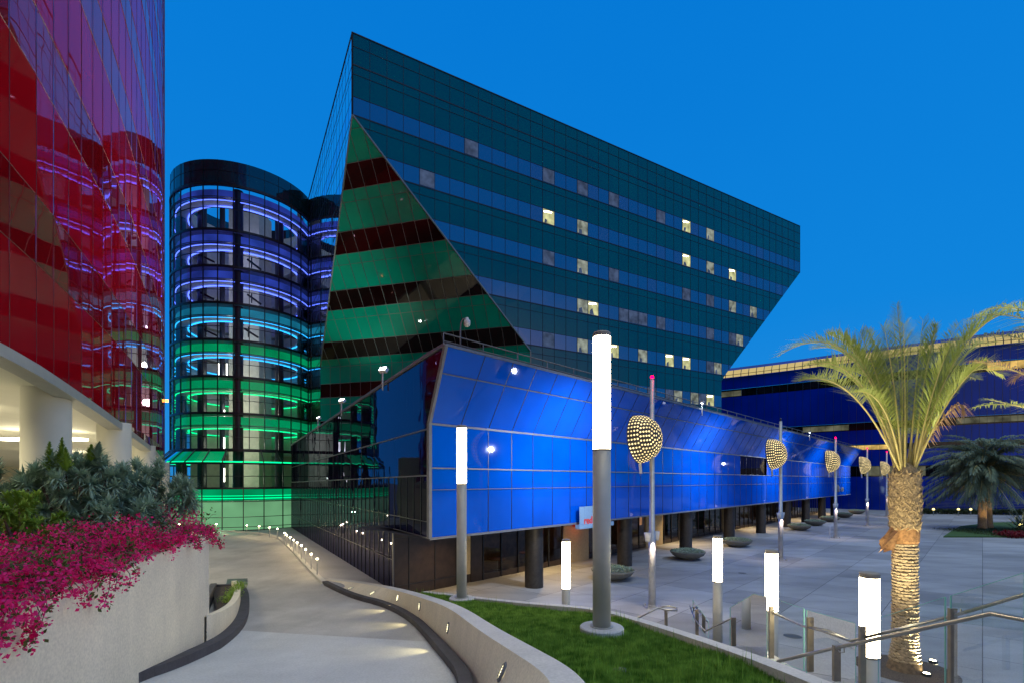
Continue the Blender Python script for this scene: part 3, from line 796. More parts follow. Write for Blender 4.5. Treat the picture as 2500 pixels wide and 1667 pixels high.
# lit offices
def zz4(x, y): return (1250+x/1.96, 150+y/1.96)
lit = [(zz4(158,740),2),(zz4(158,545),0),(zz4(318,605),0),(zz4(320,800),1),(zz4(162,940),0),(zz4(322,980),1),(zz4(465,655),0),(zz4(468,1015),0),
 (zz4(725,750),0),(zz4(842,793),2),(zz4(955,832),1),(zz4(845,960),2),(zz4(955,990),1),(zz4(1057,1025),2),(zz4(848,1120),0),(zz4(957,1150),0),(zz4(1060,1180),1),
 (zz4(1155,1203),1),(zz4(325,1170),1),(zz4(372,1185),2),(zz4(165,1335),0),(zz4(325,1360),1),(zz4(475,1390),2),(zz4(608,1410),1),(zz4(733,1430),2),(zz4(850,1450),2),
 (zz4(960,1465),0),(zz4(1000,1475),1),(zz4(1040,1332),0),(zz4(1070,1335),1),(zz4(1105,1345),1),(zz4(955,1312),0),
 ((1146,359),0),((1041,433),0),((1585,945),0),((1630,955),0),((1660,960),1),((1690,965),1),((1715,970),0),((1738,975),2),((1512,770),0),((1550,780),0),((1580,785),0),((1610,790),0)]
done = set()
for (px, py), b in lit:
    tt = (px-1250)/F; L_ = (tt*EG.y-EG.x)/(A.x-tt*A.y); Yd = EG.y+A.y*L_; zc = CH+(1171-py)/F*Yd
    i = int(L_//pw); k = round((ZS0-zc-(2.59+FP)/2)/FP); z1 = ZS0-FP*k-2.59-.06; z0 = ZS0-FP*(k+1)+.1
    if (i, k) in done: continue
    done.add((i, k)); a0 = i*pw+.05; b0 = (i+1)*pw-.05
    if b0 > l1(z0): continue
    wm = MB(); wm.face([ga(a0, z0, .02), ga(b0, z0, .02), ga(b0, z1, .02), ga(a0, z1, .02)])
    if b == 2: wm.cur = 1; wm.face([ga(a0+.1, z1-.35, .03), ga(b0-.3, z1-.2, .03), ga(b0-.3, z1-.08, .03), ga(a0+.1, z1-.2, .03)])
    if b >= 1: wm.cur = 2; wm.face([ga(a0+.15, z0+.0, .03), ga(a0+.15+R.uniform(.2,.6), z0, .03), ga(a0+.3+R.uniform(.1,.3), z0+R.uniform(.3,.7), .03), ga(a0+.2, z0+.4, .03)])
    wm.build('lit_window', [M[('win_dim', 'win_mid', 'win_bright')[b]], M['tube'], M['win_dim']], green)

# ------------------------------------------------------------------ round glass atrium tower
CC = Vector((-34.0, 63.1, 0)); CR = 8.08; CT = 41.8
at = thing('round_atrium_tower', 'round glass tower with stacked ring floors glowing violet blue above and green below', 'building', CC)
A0, A1 = -PI*1.02, PI*.12          # the half seen from the forecourt (angles about the centre)
npn = 32
def cp(a, r, z): return Vector((CC.x+r*math.cos(a), CC.y+r*math.sin(a), z))
mb = MB(); mb.lathe([(CR, 39.1), (CR, CT), (CR-.3, CT), (CR-.3, 39)], CC, 64); mb.build('parapet', M['cap'], at)
gl = MB(); gl.lathe([(CR, 9.35), (CR, 39.1)], CC, npn, A0, A0+2*PI); gl.build('curtain_glass', M['atrium'], at)
mu = MB(); aa = [A0+2*PI*k/npn for k in range(npn)]
fronts = [a for a in aa if math.sin(a) < .45]
for a in fronts: mu.bar(cp(a, CR+.03, 9.3), cp(a, CR+.03, 39.1), .09, .12, (math.cos(a), math.sin(a), 0))
for a in fronts: mu.bar(cp(a, CR+.02, 39.1), cp(a, CR+.02, CT), .03, .03, (math.cos(a), math.sin(a), 0))
def ring(mb, r, z, h, w, seg=64): mb.lathe([(r-w, z), (r, z), (r, z+h), (r-w, z+h), (r-w, z)], CC, seg)
fl = [38.15-4.1*k for k in range(1, 8)]     # floor lines 34.05 ... 9.45
for zf in fl+[39.1]:
    ring(mu, CR+.09, zf-.16, .26, .14)
for zf in [39.1]+fl[:-1]:
    for dz in (1.45, 1.62, 2.7): ring(mu, CR+.05, zf-dz, .06, .08)
ring(mu, CR+.03, 40.6, .03, .03)
mu.build('mullion', M['mull'], at)
cols_ = [('scr_blue','led_blue'),('scr_blue','led_blue'),('scr_blue','led_blue'),('scr_cyan','led_cyan'),('scr_green','led_cyan'),('scr_green','led_green'),('scr_green','led_green')]
slabs = MB(); scr = {}; led = {}
for i, zf in enumerate([39.1]+fl[:-1]):
    s_, l_ = cols_[i]
    scr.setdefault(s_, MB()).lathe([(CR-.55, zf-1.25), (CR-.55, zf-.35)], CC, 64)
    ring(led.setdefault(l_, MB()), CR-.5, zf-1.55, .05, .08)
    ring(slabs, CR-.62, zf-1.5, .25, 1.25)
    ring(led.setdefault(l_, MB()), CR-1.75, zf-1.66, .10, .12)
    ring(slabs, CR-2.0, zf-1.5, 1.2, .2)
for zf in fl: ring(slabs, CR-.15, zf-.1, .12, 2.6)
slabs.build('floor_slab', M['lobby_ceiling'], at)
for k_, v in scr.items(): v.build('lit_fascia', M[k_], at)
for k_, v in led.items(): v.build('led_ring', M[k_], at)
core = MB()
core.box((CC.x-1.6, CC.y-1.2, .5), (CC.x+2.2, CC.y+2, 40)); 
core.lathe([(6.8, .5), (6.8, 40)], CC, 40, -.1, PI+.1); core.build('core_wall', M['lobby'], at)
cd = MB()
for a, r, rd in ((-2.62, 7.0, .55), (-2.2, 5.2, .5), (-1.20, 7.1, .55), (-.42, 5.8, .5), (-1.95, 3.4, .3)):
    cd.tube([cp(a, r, .5), cp(a, r, 39)], rd, 14)
for a, z_ in ((-1.75, 31.5), (-.95, 31.3), (-1.75, 27.2), (-.95, 27.2), (-1.0, 23.2), (-1.7, 23)):
    cd.bar(cp(a-.12, 6.6, z_+.35), cp(a+.12, 6.2, z_-.4), .15, .2); cd.bar(cp(a-.05, 6.6, z_+.6), cp(a-.05, 6.6, z_-.6), .1, .1)
cd.build('interior_column', M['lobby_dark'], at)
lt = MB()
for z_ in (19.2, 18.2): 
    for a in (-1.62, -1.45): lt.tube([cp(a, 5.6, 17.2), cp(a, 5.6, 19.6)], .07, 6)
lt.tube([cp(-1.5, 5.6, 9.7), cp(-1.5, 5.6, 11)], .07, 6); lt.tube([cp(-1.5, 5.6, 13.3), cp(-1.5, 5.6, 14.2)], .07, 6); lt.tube([cp(-1.5, 5.6, 5.8), cp(-1.5, 5.6, 7.4)], .07, 6)
lt.build('lift_light', emit('lift_light', (1,.93,.8), 6), at)
for zf, c_, e_ in ((38, (.6,.62,1), 110), (34, (.6,.62,1), 110), (29.6, (.7,.75,1), 120), (25.5, (.8,.95,1), 130), (21.4, (1,1,.85), 170), (17.3, (1,1,.75), 170), (13, (1,1,.75), 160), (8.8, (.9,1,.7), 110)):
    light('POINT', 'lobby_light', cp(-1.57, 3.6, zf-2.6), e_, c_, at, size=.4)
# flared lower storeys
BR = 9.75
lo = MB(); lo.lathe([(CR+.1, 9.35), (BR, 7.9)], CC, npn, A0, A0+2*PI); lo.lathe([(BR, 7.9), (BR, 5.1)], CC, npn, A0, A0+2*PI); lo.build('base_glass', M['base_glass'], at)
bm = MB(); nb = 30
for k in range(nb):
    a = A0+2*PI*k/nb
    if math.sin(a) > .45: continue
    n_ = (math.cos(a), math.sin(a), 0)
    bm.bar(cp(a, CR+.12, 9.4), cp(a, BR+.03, 7.9), .1, .1, n_); bm.bar(cp(a, BR+.03, .4), cp(a, BR+.03, 7.9), .09, .1, n_)
for z_, h_ in ((9.2, .25), (7.75, .2), (6.4, .08), (5.0, .22), (3.6, .08), (1.9, .06), (.8, .06)): ring(bm, (BR if z_ < 9 else CR+.1)+.08, z_, h_, .1)
bm.build('base_mullion', M['mull'], at)
g1 = MB(); g1.lathe([(BR-.1, 3.75), (BR-.1, 5.0)], CC, 64); g1.lathe([(BR-.35, 7.95), (CR-.2, 9.25)], CC, 64, -2.9, -1.35); g1.build('green_fascia', M['scr_green'], at)
g2 = MB(); g2.lathe([(BR-.12, .5), (BR-.12, 3.7)], CC, 64); g2.build('lit_screen', M['scr_pale'], at)
g3 = MB(); ring(g3, BR-.02, 3.95, .07, .05); ring(g3, BR-.02, 4.25, .05, .05); ring(g3, BR-.4, 8.0, .1, .1); ring(g3, CR, 7.95, .1, .1); g3.build('led_ring', M['led_green'], at)
light('POINT', 'forecourt_glow', cp(-1.25, BR+1.5, 2.2), 90, (.3,1,.5), at, size=.05)

# ------------------------------------------------------------------ red building on round columns
red = thing('red_tower', 'tall curved dark red mirror-glass building on white columns, filling the left edge', 'building', (-25, 25, 0))
rpts = [(-4.4,-2.5),(-6.5,2.4),(-9.7,9.4),(-11.45,12.9),(-13.45,16.7),(-15.9,21.0),(-18.9,26.0),(-21.9,30.8),(-24.6,34.8),(-27.2,38.6),(-30.2,42.2),(-34.2,45.2),(-39.5,47.2),(-60,49)]
rz_ = [8.55,8.53,8.5,8.25,7.95,7.7,7.5,7.2,6.8,6.35,5.6,5.1,5.0,5.0]
rp3 = [Vector((x, y, z)) for (x, y), z in zip(rpts, rz_)]
q = smoothp(rp3, 2)
rr_ = resample(q, 1.45)
mb = MB(); wb = MB(); rs = MB(); jit = .006
RT = 64.0
rlev = []; z = RT
while z > 3: rlev += [('s', z, z-2.6), ('w', z-2.6, z-4.1)]; z -= 4.1
for a, b in zip(rr_, rr_[1:]):
    d_ = (b-a); d_.z = 0; nn = Vector((d_.y, -d_.x, 0)).normalized()
    if nn.x < 0 and d_.y > 0: nn = -nn
    zb = (a.z+b.z)/2
    for kind, z1, z0 in rlev:
        if z1 <= zb: break
        z0a, z0b = max(z0, a.z), max(z0, b.z)
        t1, t2 = R.uniform(-jit, jit), R.uniform(-jit, jit)
        m_ = mb if kind == 's' else wb
        m_.face([Vector((a.x, a.y, z0a))+nn*t1, Vector((b.x, b.y, z0b))+nn*t2, Vector((b.x, b.y, z1))-nn*t1, Vector((a.x, a.y, z1))-nn*t2])
    rs.bar(Vector((a.x, a.y, a.z))+nn*.008, Vector((a.x, a.y, RT))+nn*.008, .010, .008, nn)
for kind, z1, z0 in rlev:
    if z0 > 8.6: rs.tube([Vector((p.x, p.y, z0)) for p in rr_], .012, 4)
mb.build('red_spandrel', M['rspan'], red); wb.build('ribbon_window', M['rwin'], red); rs.build('mullion', M['rseam'], red)
# soffit and rim
mb = MB(); 
inn = [Vector((p.x-17, p.y+6, p.z+.02)) for p in rr_]
for (a, b), (c, d_) in zip(zip(rr_, rr_[1:]), zip(inn, inn[1:])): mb.face([a+Vector((0,0,.04)), b+Vector((0,0,.04)), d_, c])
mb.build('soffit', M['cream'], red)
mb = MB()
L_ = []
for i, p in enumerate(rr_):
    d_ = rr_[min(i+1, len(rr_)-1)]-rr_[max(0, i-1)]; d_.z = 0; nn = Vector((d_.y, -d_.x, 0)).normalized()
    L_.append([p+nn*.06+Vector((0,0,.10)), p+nn*.06-Vector((0,0,.14)), p-nn*.35-Vector((0,0,.14)), p-nn*.35+Vector((0,0,.10))])
for a, b in zip(L_, L_[1:]):
    for k in range(4): mb.face([a[k], b[k], b[(k+1) % 4], a[(k+1) % 4]])
mb.build('rim', M['lamp_pole'], red)
mb = MB(); mb.face([(-34,-12,0),(-40,22,0),(-40,22,9),(-34,-12,9)]); mb.face([(-40,22,0),(-38,52,0),(-38,52,9),(-40,22,9)]); mb.build('garage_wall', M['garage'], red)
for x, y, zt_ in ((-12.1, 12.8, 8.3), (-14.3, 17.7, 7.95), (-18.2, 24.3, 7.6), (-23.7, 33.2, 7.1), (-20, 10.5, 8.5), (-23, 17.5, 8.2), (-27, 25, 7.8)):
    mb = MB(); mb.lathe([(.50, 0), (.50, zt_+.1)], (x, y, 0), 40); mb.build('column', M['cream'], red, smooth=True)
gcl = MB()
for x, y in ((-15.2,11.4),(-17.4,14.6),(-18.2,19.0),(-22.5,19.5),(-24.5,27),(-25,14),(-30,33)):
    gcl.obox((x-1.6, y-.2, interp(y, [(10,8.1),(16,7.7),(24,7.25),(34,6.7),(40,6.2)])), (3.2, 0, 0), (0, .5, 0), (0, 0, .1))
gcl.build('ceiling_light', M['garage_lamp'], red)
for x, y in ((-14.5, 9), (-17, 16), (-22, 25), (-28, 34)):
    light('AREA', 'ceiling_glow', (x, y, 7.9-.045*y), 260, (1,.88,.6), red, (x, y, 0), 2.4)
light('POINT', 'garage_glow', (-15.5, 11, 5.4), 130, (1,.9,.6), red, size=.6)
light('POINT', 'garage_glow', (-19, 20, 5.2), 170, (1,.9,.6), red, size=.6)
mb = MB(); p = P(407, 981, 37); mb.tube([p, p+Vector((0,0,.2))], .1, 8); mb.build('orange_lamp', emit('orange_lamp', (1,.25,.03), 12), red)

# ------------------------------------------------------------------ background blue building
bb = thing('background_blue_building', 'dark blue glass building with glowing yellow roof edge, far right behind the palms', 'building', (70, 100, 0))
bpl = []
for i in range(31):
    t = i/30; px = 1735+(2860-1735)*t; Yb = 119-40*t-6*math.sin(PI*t)
    bpl.append(Vector((PX(px, Yb), Yb, 0)))
def wallband(mb, z0, z1, out=0, i0=0, i1=30, vault=0):
    for i in range(i0, i1):
        a, b = bpl[i], bpl[i+1]; d_ = (b-a).normalized(); nn = Vector((d_.y, -d_.x, 0))
        mb.face([a+nn*out+Vector((0,0,z0)), b+nn*out+Vector((0,0,z0)), b+nn*(out-vault)+Vector((0,0,z1)), a+nn*(out-vault)+Vector((0,0,z1))])
mb = MB()
for z0, z1 in ((27.4,30.2),(17.8,25.6),(13.3,16.2),(8.9,12.1),(0,6.7)): wallband(mb, z0, z1)
mb.build('blue_wall', M['bblue'], bb)
for z0, z1 in ((25.6,27.4),(16.2,17.8),(12.1,13.3),(6.7,8.9)):
    mb = MB(); wallband(mb, z0, z1, -.25); mb.build('ribbon_window', M['bwin'], bb)
mb = MB(); wallband(mb, 30.2, 30.9, .5); wallband(mb, 30.9, 31.9, .5, vault=.7); mb.build('roof_vault', M['vault'], bb)
mb = MB(); wallband(mb, 31.9, 32.6, -.3, vault=.5); mb.build('roof_edge', M['bblue'], bb); mb = MB(); wallband(mb, 30.0, 30.2, .52); mb.build('roof_edge', M['bblue'], bb)
mb = MB()
for i in range(30):
    for k in range(2):
        a = bpl[i].lerp(bpl[i+1], k/2); d_ = (bpl[i+1]-bpl[i]).normalized(); nn = Vector((d_.y, -d_.x, 0))
        mb.bar(a+nn*.54+Vector((0,0,30.2)), a+nn*.54+Vector((0,0,30.9)), .14, .1, nn); mb.bar(a+nn*.54+Vector((0,0,30.9)), a-nn*.16+Vector((0,0,31.9)), .14, .1, nn)
        mb.bar(a+nn*.02, a+nn*.02+Vector((0,0,30)), .04, .03, nn)
    mb.bar(bpl[i]+Vector((0,0,30.75))+nn*.55, bpl[i+1]+Vector((0,0,30.75))+nn*.55, .08, .1)
mb.build('mullion', M['mull'], bb)
def room(i0, i1, z0, z1, m_, name='lit_window'):
    mb = MB(); wallband(mb, z0, z1, -.1, i0, i1); return mb.build(name, m_, bb)
room(18, 24, 25.8, 27.2, M['yellow_room']); room(6, 9, 16.4, 17.5, M['grey_room']); room(16, 22, 16.5, 17.5, M['grey_room']); room(9, 12, 12.2, 13.1, M['yellow_room'])
room(10, 12, 6.9, 8.8, M['grey_room']); room(12, 14, 6.9, 8.7, M['grey_room']); room(0, 2, 25.8, 27, M['grey_room'])
mb = MB(); wallband(mb, .0, 2.6, .9, 14, 29); mb.build('louvre_fence', M['bblue'], None)
lf = bpy.data.objects['louvre_fence']; tag(lf, 'low grey-blue louvred fence at the foot of the dark blue building, behind the far palm', 'fence')
lm = MB()
for i in range(14, 29):
    a, b = bpl[i], bpl[i+1]; d_ = (b-a).normalized(); nn = Vector((d_.y, -d_.x, 0))
    for k in range(9): lm.bar(a+nn*.95+Vector((0,0,.3+k*.27)), b+nn*.95+Vector((0,0,.3+k*.27)), .03, .05)
lv = lm.build('slat', M['mull_grey']); lv.parent = lf

# ------------------------------------------------------------------ walkway beside the dark side wall
mb = MB(); kk = resample(kbs, 1.0)
for i in range(30):
    t0, t1 = i/30, (i+1)/30
    def kp(t):
        i_ = t*(len(kk)-1)*.72; a = kk[int(i_)]; b = kk[min(int(i_)+1, len(kk)-1)]; p = a.lerp(b, i_-int(i_)); return Vector((p.x, p.y, p.z+.1))
    def wp(t): p = sp(4.0+(SL-4.0)*t, .30+.15*t); return p
    mb.face([kp(t0), wp(t0), wp(t1), kp(t1)])
p0 = kp(0); mb.face([p0, (-9.8, 24.6, .42), (-6.0, 22.5, .2), sp(1.0, .12), sp(4.0, .3)])
struct(mb.build('walkway', M['walk']))

# bollard lights
def z6(x, y): return (400+x/3.358, 1200+y/3.358)
bol = thing('bollard_light', 'x', 'bollard light', (0,0,0), group='bollard lights along the ramp kerb')
mb = MB(); mb.tube([(0,0,0),(0,0,.88)], .028, 8); mb.build('stem', M['pole'], bol, world=False)
mb = MB(); mb.lathe([(0,.86),(.07,.88),(.07,.90),(.05,.90),(.05,.96),(.07,.96),(.05,1.0),(0,1.01)], (0,0,0), 12); mb.build('head', M['pole'], bol, world=False)
mb = MB(); mb.lathe([(.055,.90),(.055,.965)], (0,0,0), 10); mb.build('lens', M['bollard_lamp'], bol, world=False)
bh = [(1257,547),(1208,508),(1163,470),(1127,437),(1092,413),(1064,393),(1035,372),(1007,352),(990,335),(930,300),(866,290),(780,280),(680,272),(430,262),(283,262),(128,262)]
bpos = []
for i, (x, y) in enumerate(bh):
    px, py = z6(x, y); p = solve(px, py, lambda yy: zd(yy)+1.05)
    p.z = zd(p.y)+.12
    if p.y > 54.2 or i >= 9: p = Vector((PX(px, min(p.y, 53.0-.15*(i-9)*0)), min(p.y, 53.0), zd(50)+.12))
    bpos.append(p)
labs = ['nearest bollard light at the foot of the ramp kerb, where the white wall begins']+['bollard light number %s from the near end of the row along the ramp kerb' % n for n in ('two','three','four','five','six','seven','eight','nine')]+\
 ['bollard light on the kerb curve in front of the green-lit glass, first after the bend','bollard light second after the bend by the green-lit glass','bollard light third after the bend by the green-lit glass','bollard light fourth after the bend, beside the wider gap','lone bollard light left of the wide gap in front of pale green glass','bollard light between two others in front of the pale green glass, near the planter','leftmost bollard light, just above the bougainvillea']
for i, p in enumerate(bpos):
    if i == 0: bol.location = p; bol['label'] = labs[0]; b_ = bol
    else: b_ = dup(bol, p, 0, labs[i])
    light('POINT', 'bollard_glow', p+Vector((.12,-.1,.98)), 18, (1,.76,.40), b_, size=.05)

# ------------------------------------------------------------------ white wall, lawn
wt = [(792.9,1413.8),(873,1420.5),(962.5,1438),(1051.8,1465),(1102.5,1486),(1168,1536.5),(1242.5,1584),(1317,1631.7),(1347,1667)]
ztw = lambda y: max(.66, 4.6-.154*y)
wp_ = [solve(a, b, ztw) for a, b in wt]+[Vector((.48,4.4,ztw(4.4))), Vector((.5,3,ztw(3))), Vector((.5,1,ztw(1)))]
wps = resample(smoothp(wp_), .4)
# keep the wall foot just behind the kerb
ww_ = MB(); cap = MB(); T = .38; Lw = []
for i, p in enumerate(wps):
    d_ = wps[min(i+1, len(wps)-1)]-wps[max(i-1, 0)]; d_.z = 0; d_.normalize(); s_ = Vector((-d_.y, d_.x, 0))
    foot = Vector((xr(p.y)+.24, p.y, zd(p.y)-.3))
    if foot.x > p.x-.02: foot.x = p.x-.02
    q_ = p+s_*T; Lw.append((foot, p, q_, Vector((q_.x, q_.y, -.2))))
for a, b in zip(Lw, Lw[1:]):
    ww_.face([a[0], b[0], b[1]-Vector((0,0,.0)), a[1]]); ww_.face([a[2], b[2], b[3], a[3]])
    cap.face([a[1], b[1], b[2], a[2]])
wall = thing('ramp_wall', 'long curving white plaster wall with small recessed lights between ramp and lawn', 'wall', wps[0])
ww_.build('wall_face', M['white_wall'], wall, smooth=True); cap.build('coping', M['white_cap'], wall)
# recessed lights
lights_px = [(z6(1399,763)), (z6(1530,788)), (z6(1705,820)), (z6(1912,865)), (900+418/3.358, 1200+950/3.358), (900+640/3.358, 1200+1112/3.358), (900+1078/3.358, 1200+1500/3.358)]
wl_labels = ['tiny recessed light at the thin far end of the curving white wall','second recessed light from the far end of the white wall','third recessed light from the far end of the white wall','middle recessed oval light in the curving white wall','recessed oval light third from the near end of the white wall','recessed oval light next to the nearest one in the white wall','largest recessed grille light in the white wall, nearest the bottom edge']
for i, (px, py) in enumerate(lights_px):
    best = None
    for a, b in zip(Lw, Lw[1:]):
        for s_ in (.35, .45, .55, .65, .75):
            p = a[0].lerp(a[1], s_); e = abs(1250+F*p.x/p.y-px)
            py_ = 1171+(CH-p.z)/p.y*F
            e = math.hypot(e, py_-py)
            if best is None or e < best[0]: best = (e, p, (b[0]-a[0]), (a[1]-a[0]))
    e, p, d_, up_ = best
    d_.normalize(); up_.normalize(); nn = up_.cross(d_).normalized()
    if nn.dot(Vector((0,0,CH))-p) < 0: nn = -nn
    wl = thing('recessed_wall_light', wl_labels[i], 'wall light', p, group='recessed lights in the white wall')
    lens = MB(); rim = MB(); n = 20
    pts = [d_*(.10*math.cos(2*PI*k/n))+up_*(.13*math.sin(2*PI*k/n)) for k in range(n)]
    lens.face([v+nn*.015 for v in pts])
    for k in range(n):
        a, b = pts[k], pts[(k+1) % n]; rim.face([a*1.25+nn*.01, b*1.25+nn*.01, b+nn*.03, a+nn*.03]); rim.face([a*1.25-nn*.02, b*1.25-nn*.02, b*1.25+nn*.01, a*1.25+nn*.01])
    for k in range(-2, 3): rim.bar(d_*-.09+up_*(k*.045)+nn*.026, d_*.09+up_*(k*.045+.03)+nn*.026, .012, .012, nn)
    lens.build('lens', M['wall_lamp'], wl, world=False); rim.build('grille', M['silver'], wl, world=False)
    light('SPOT', 'wall_light_beam', p+nn*.08, 60, (1,.86,.42), wl, p+nn*1.6-up_*.75, .03, 75, .6)
# lawn
le = [(1028,1450),(1168,1468),(1302,1483),(1454,1495),(1600,1540),(1791,1609),(1925,1665)]
lp_ = [solve(a, b, zl) for a, b in le]+[Vector((3.5,5,zl(5))), Vector((3.5,3,zl(3))), Vector((3.5,1,zl(1)))]
lps = resample(smoothp(lp_), .4)
ledge = sorted((p.y, p.x) for p in lps); wedge = sorted((q[2].y, q[2].x) for q in Lw)
Ytip = lps[0].y
def lx(y): return interp(y, wedge), interp(y, ledge)
def und(x, y): return .035*math.sin(x*1.9+y*.7)+.03*math.sin(y*1.3-x*.6)
mb = MB(); ys = np.arange(1, Ytip, .3)
for y0, y1 in zip(ys, ys[1:]):
    a0, b0 = lx(y0); a1, b1 = lx(y1)
    for i in range(10):
        t0, t1 = i/10, (i+1)/10
        def q3(a, b, t, y): x = a+(b-a)*t; return (x, y, zl(y)-.05+und(x, y)*.6)
        mb.face([q3(a0,b0,t0,y0), q3(a0,b0,t1,y0), q3(a1,b1,t1,y1), q3(a1,b1,t0,y1)])
o = mb.build('lawn_soil', M['turf']); struct(o)
rng = np.random.default_rng(5); n = 230000
yy = 3.0+(Ytip-3.0)*rng.random(n)**1.6; wl_ = np.array([lx(v) for v in np.linspace(1, Ytip, 200)]); gy = np.linspace(1, Ytip, 200)
ea = np.interp(yy, gy, wl_[:,0]); eb = np.interp(yy, gy, wl_[:,1]); xx = ea+(eb-ea)*rng.random(n)
keep = (eb-ea) > .02; xx, yy = xx[keep], yy[keep]
keep = (xx/np.maximum(yy, .1) > -.3) & (xx/yy < .75); xx, yy = xx[keep], yy[keep]; n = len(xx)
zz = np.maximum(.32, 4.41-.154*yy)-.06+.6*(.035*np.sin(xx*1.9+yy*.7)+.03*np.sin(yy*1.3-xx*.6))
h = .06+.085*rng.random(n); h *= np.where(rng.random(n) < .006, 2.4, 1); h *= 1+.3*np.sin(xx*3.1)*np.sin(yy*2.3)
a = rng.random(n)*2*PI; wd = .007+.006*rng.random(n); lean = .05*rng.random(n); la = rng.random(n)*2*PI
V = np.zeros((n, 3, 3)); V[:,0] = np.c_[xx-np.cos(a)*wd, yy-np.sin(a)*wd, zz]; V[:,1] = np.c_[xx+np.cos(a)*wd, yy+np.sin(a)*wd, zz]
V[:,2] = np.c_[xx+np.cos(la)*lean, yy+np.sin(la)*lean, zz+h]
g = npmesh('lawn_grass', V.reshape(-1, 3), np.arange(3*n).reshape(-1, 3), M['grass'], k=3)
tag(g, 'short green lawn grass on the sloping strip', 'grass', kind='stuff')
# lawn kerb and retaining wall to the plaza
mb = MB(); Lc = []
for i, p in enumerate(lps):
    d_ = lps[min(i+1, len(lps)-1)]-lps[max(i-1, 0)]; d_.z = 0; d_.normalize(); s_ = Vector((-d_.y, d_.x, 0))
    q_ = p+s_*.26; Lc.append([(p.x,p.y,p.z-.2),(p.x,p.y,p.z+.11),(q_.x,q_.y,p.z+.11),(q_.x,q_.y,-.05)])
for a, b in zip(Lc, Lc[1:]):
    for k in range(3): mb.face([a[k], b[k], b[k+1], a[k+1]])
mb.face(Lc[0])
tag(mb.build('lawn_edge_wall', M['white_cap']), 'low pale concrete edge between the lawn and the plaza', 'wall')

# ------------------------------------------------------------------ tube lamps
def tube_lamp(name, label, loc, H, r, lit, basez, group, first=None):
    t = thing(name, label, 'lamp', loc, group=group)
    mb = MB(); mb.tube([(0,0,basez),(0,0,H-lit)], r, 24); mb.build('pole', M['lamp_pole'], t, world=False, smooth=True)
    mb = MB(); mb.lathe([(r*.97, H-lit), (r*.97, H-.1)], (0,0,0), 24); mb.build('lit_tube', M['tube'], t, world=False, smooth=True)
    mb = MB(); mb.lathe([(r*1.0, H-.1), (r*1.0, H-.02), (r*.9, H), (0, H)], (0,0,0), 24); mb.build('cap', M['lamp_cap'], t, world=False)
    mb = MB(); mb.lathe([(r*1.01, H-lit-.02), (r*1.01, H-lit+.02)], (0,0,0), 24); mb.build('collar', M['lamp_cap'], t, world=False)
    return t
def plinth(t, r, h):
    mb = MB(); mb.lathe([(r, -.5), (r, h-.02), (r-.02, h), (0, h)], (0,0,0), 32); mb.build('plinth', M['white_cap'], t, world=False)
    mb = MB(); mb.lathe([(.24, h), (.24, h+.02), (0, h+.02)], (0,0,0), 24); mb.build('base_plate', M['lamp_pole'], t, world=False)
p = P(1469, 1543, 10.2); t = tube_lamp('tall_tube_lamp', 'tallest, nearest grey pole lamp with glowing top, on a round plinth in the lawn', (p.x, p.y, p.z-.12), 6.2+.12, .185, 2.42, .0, 'tall tube lamps on the lawn'); plinth(t, .45, .25)
p = P(1127, 1467, 17.2); t = tube_lamp('tall_tube_lamp', 'slimmer tall pole lamp at the far corner of the lawn, before the blue corner', (p.x, p.y, p.z-.1), 6.15+.1, .175, 2.05, 0, 'tall tube lamps on the lawn'); plinth(t, .44, .24)
for px, Yl, top, lit, lab in ((1382,19.9,1315,2.0,'smallest tube lamp on the plaza, left of the tall pole lamp'), (1752,18.2,1306,1.7,'glowing tube lamp beyond the stair rail, left of the pair by the stairs'), (1884,14.1,1341,1.75,'glowing tube lamp behind the stair glass, middle of the three plaza lamps'), (2123,9.5,1396,1.62,'nearest plaza tube lamp, wide and bright, crossed by the steel handrail')):
    z = CH-(top-1171)/F*Yl
    tube_lamp('plaza_tube_lamp', lab, (PX(px, Yl), Yl, 0), z, .17, lit, 0, 'low tube lamps on the plaza')

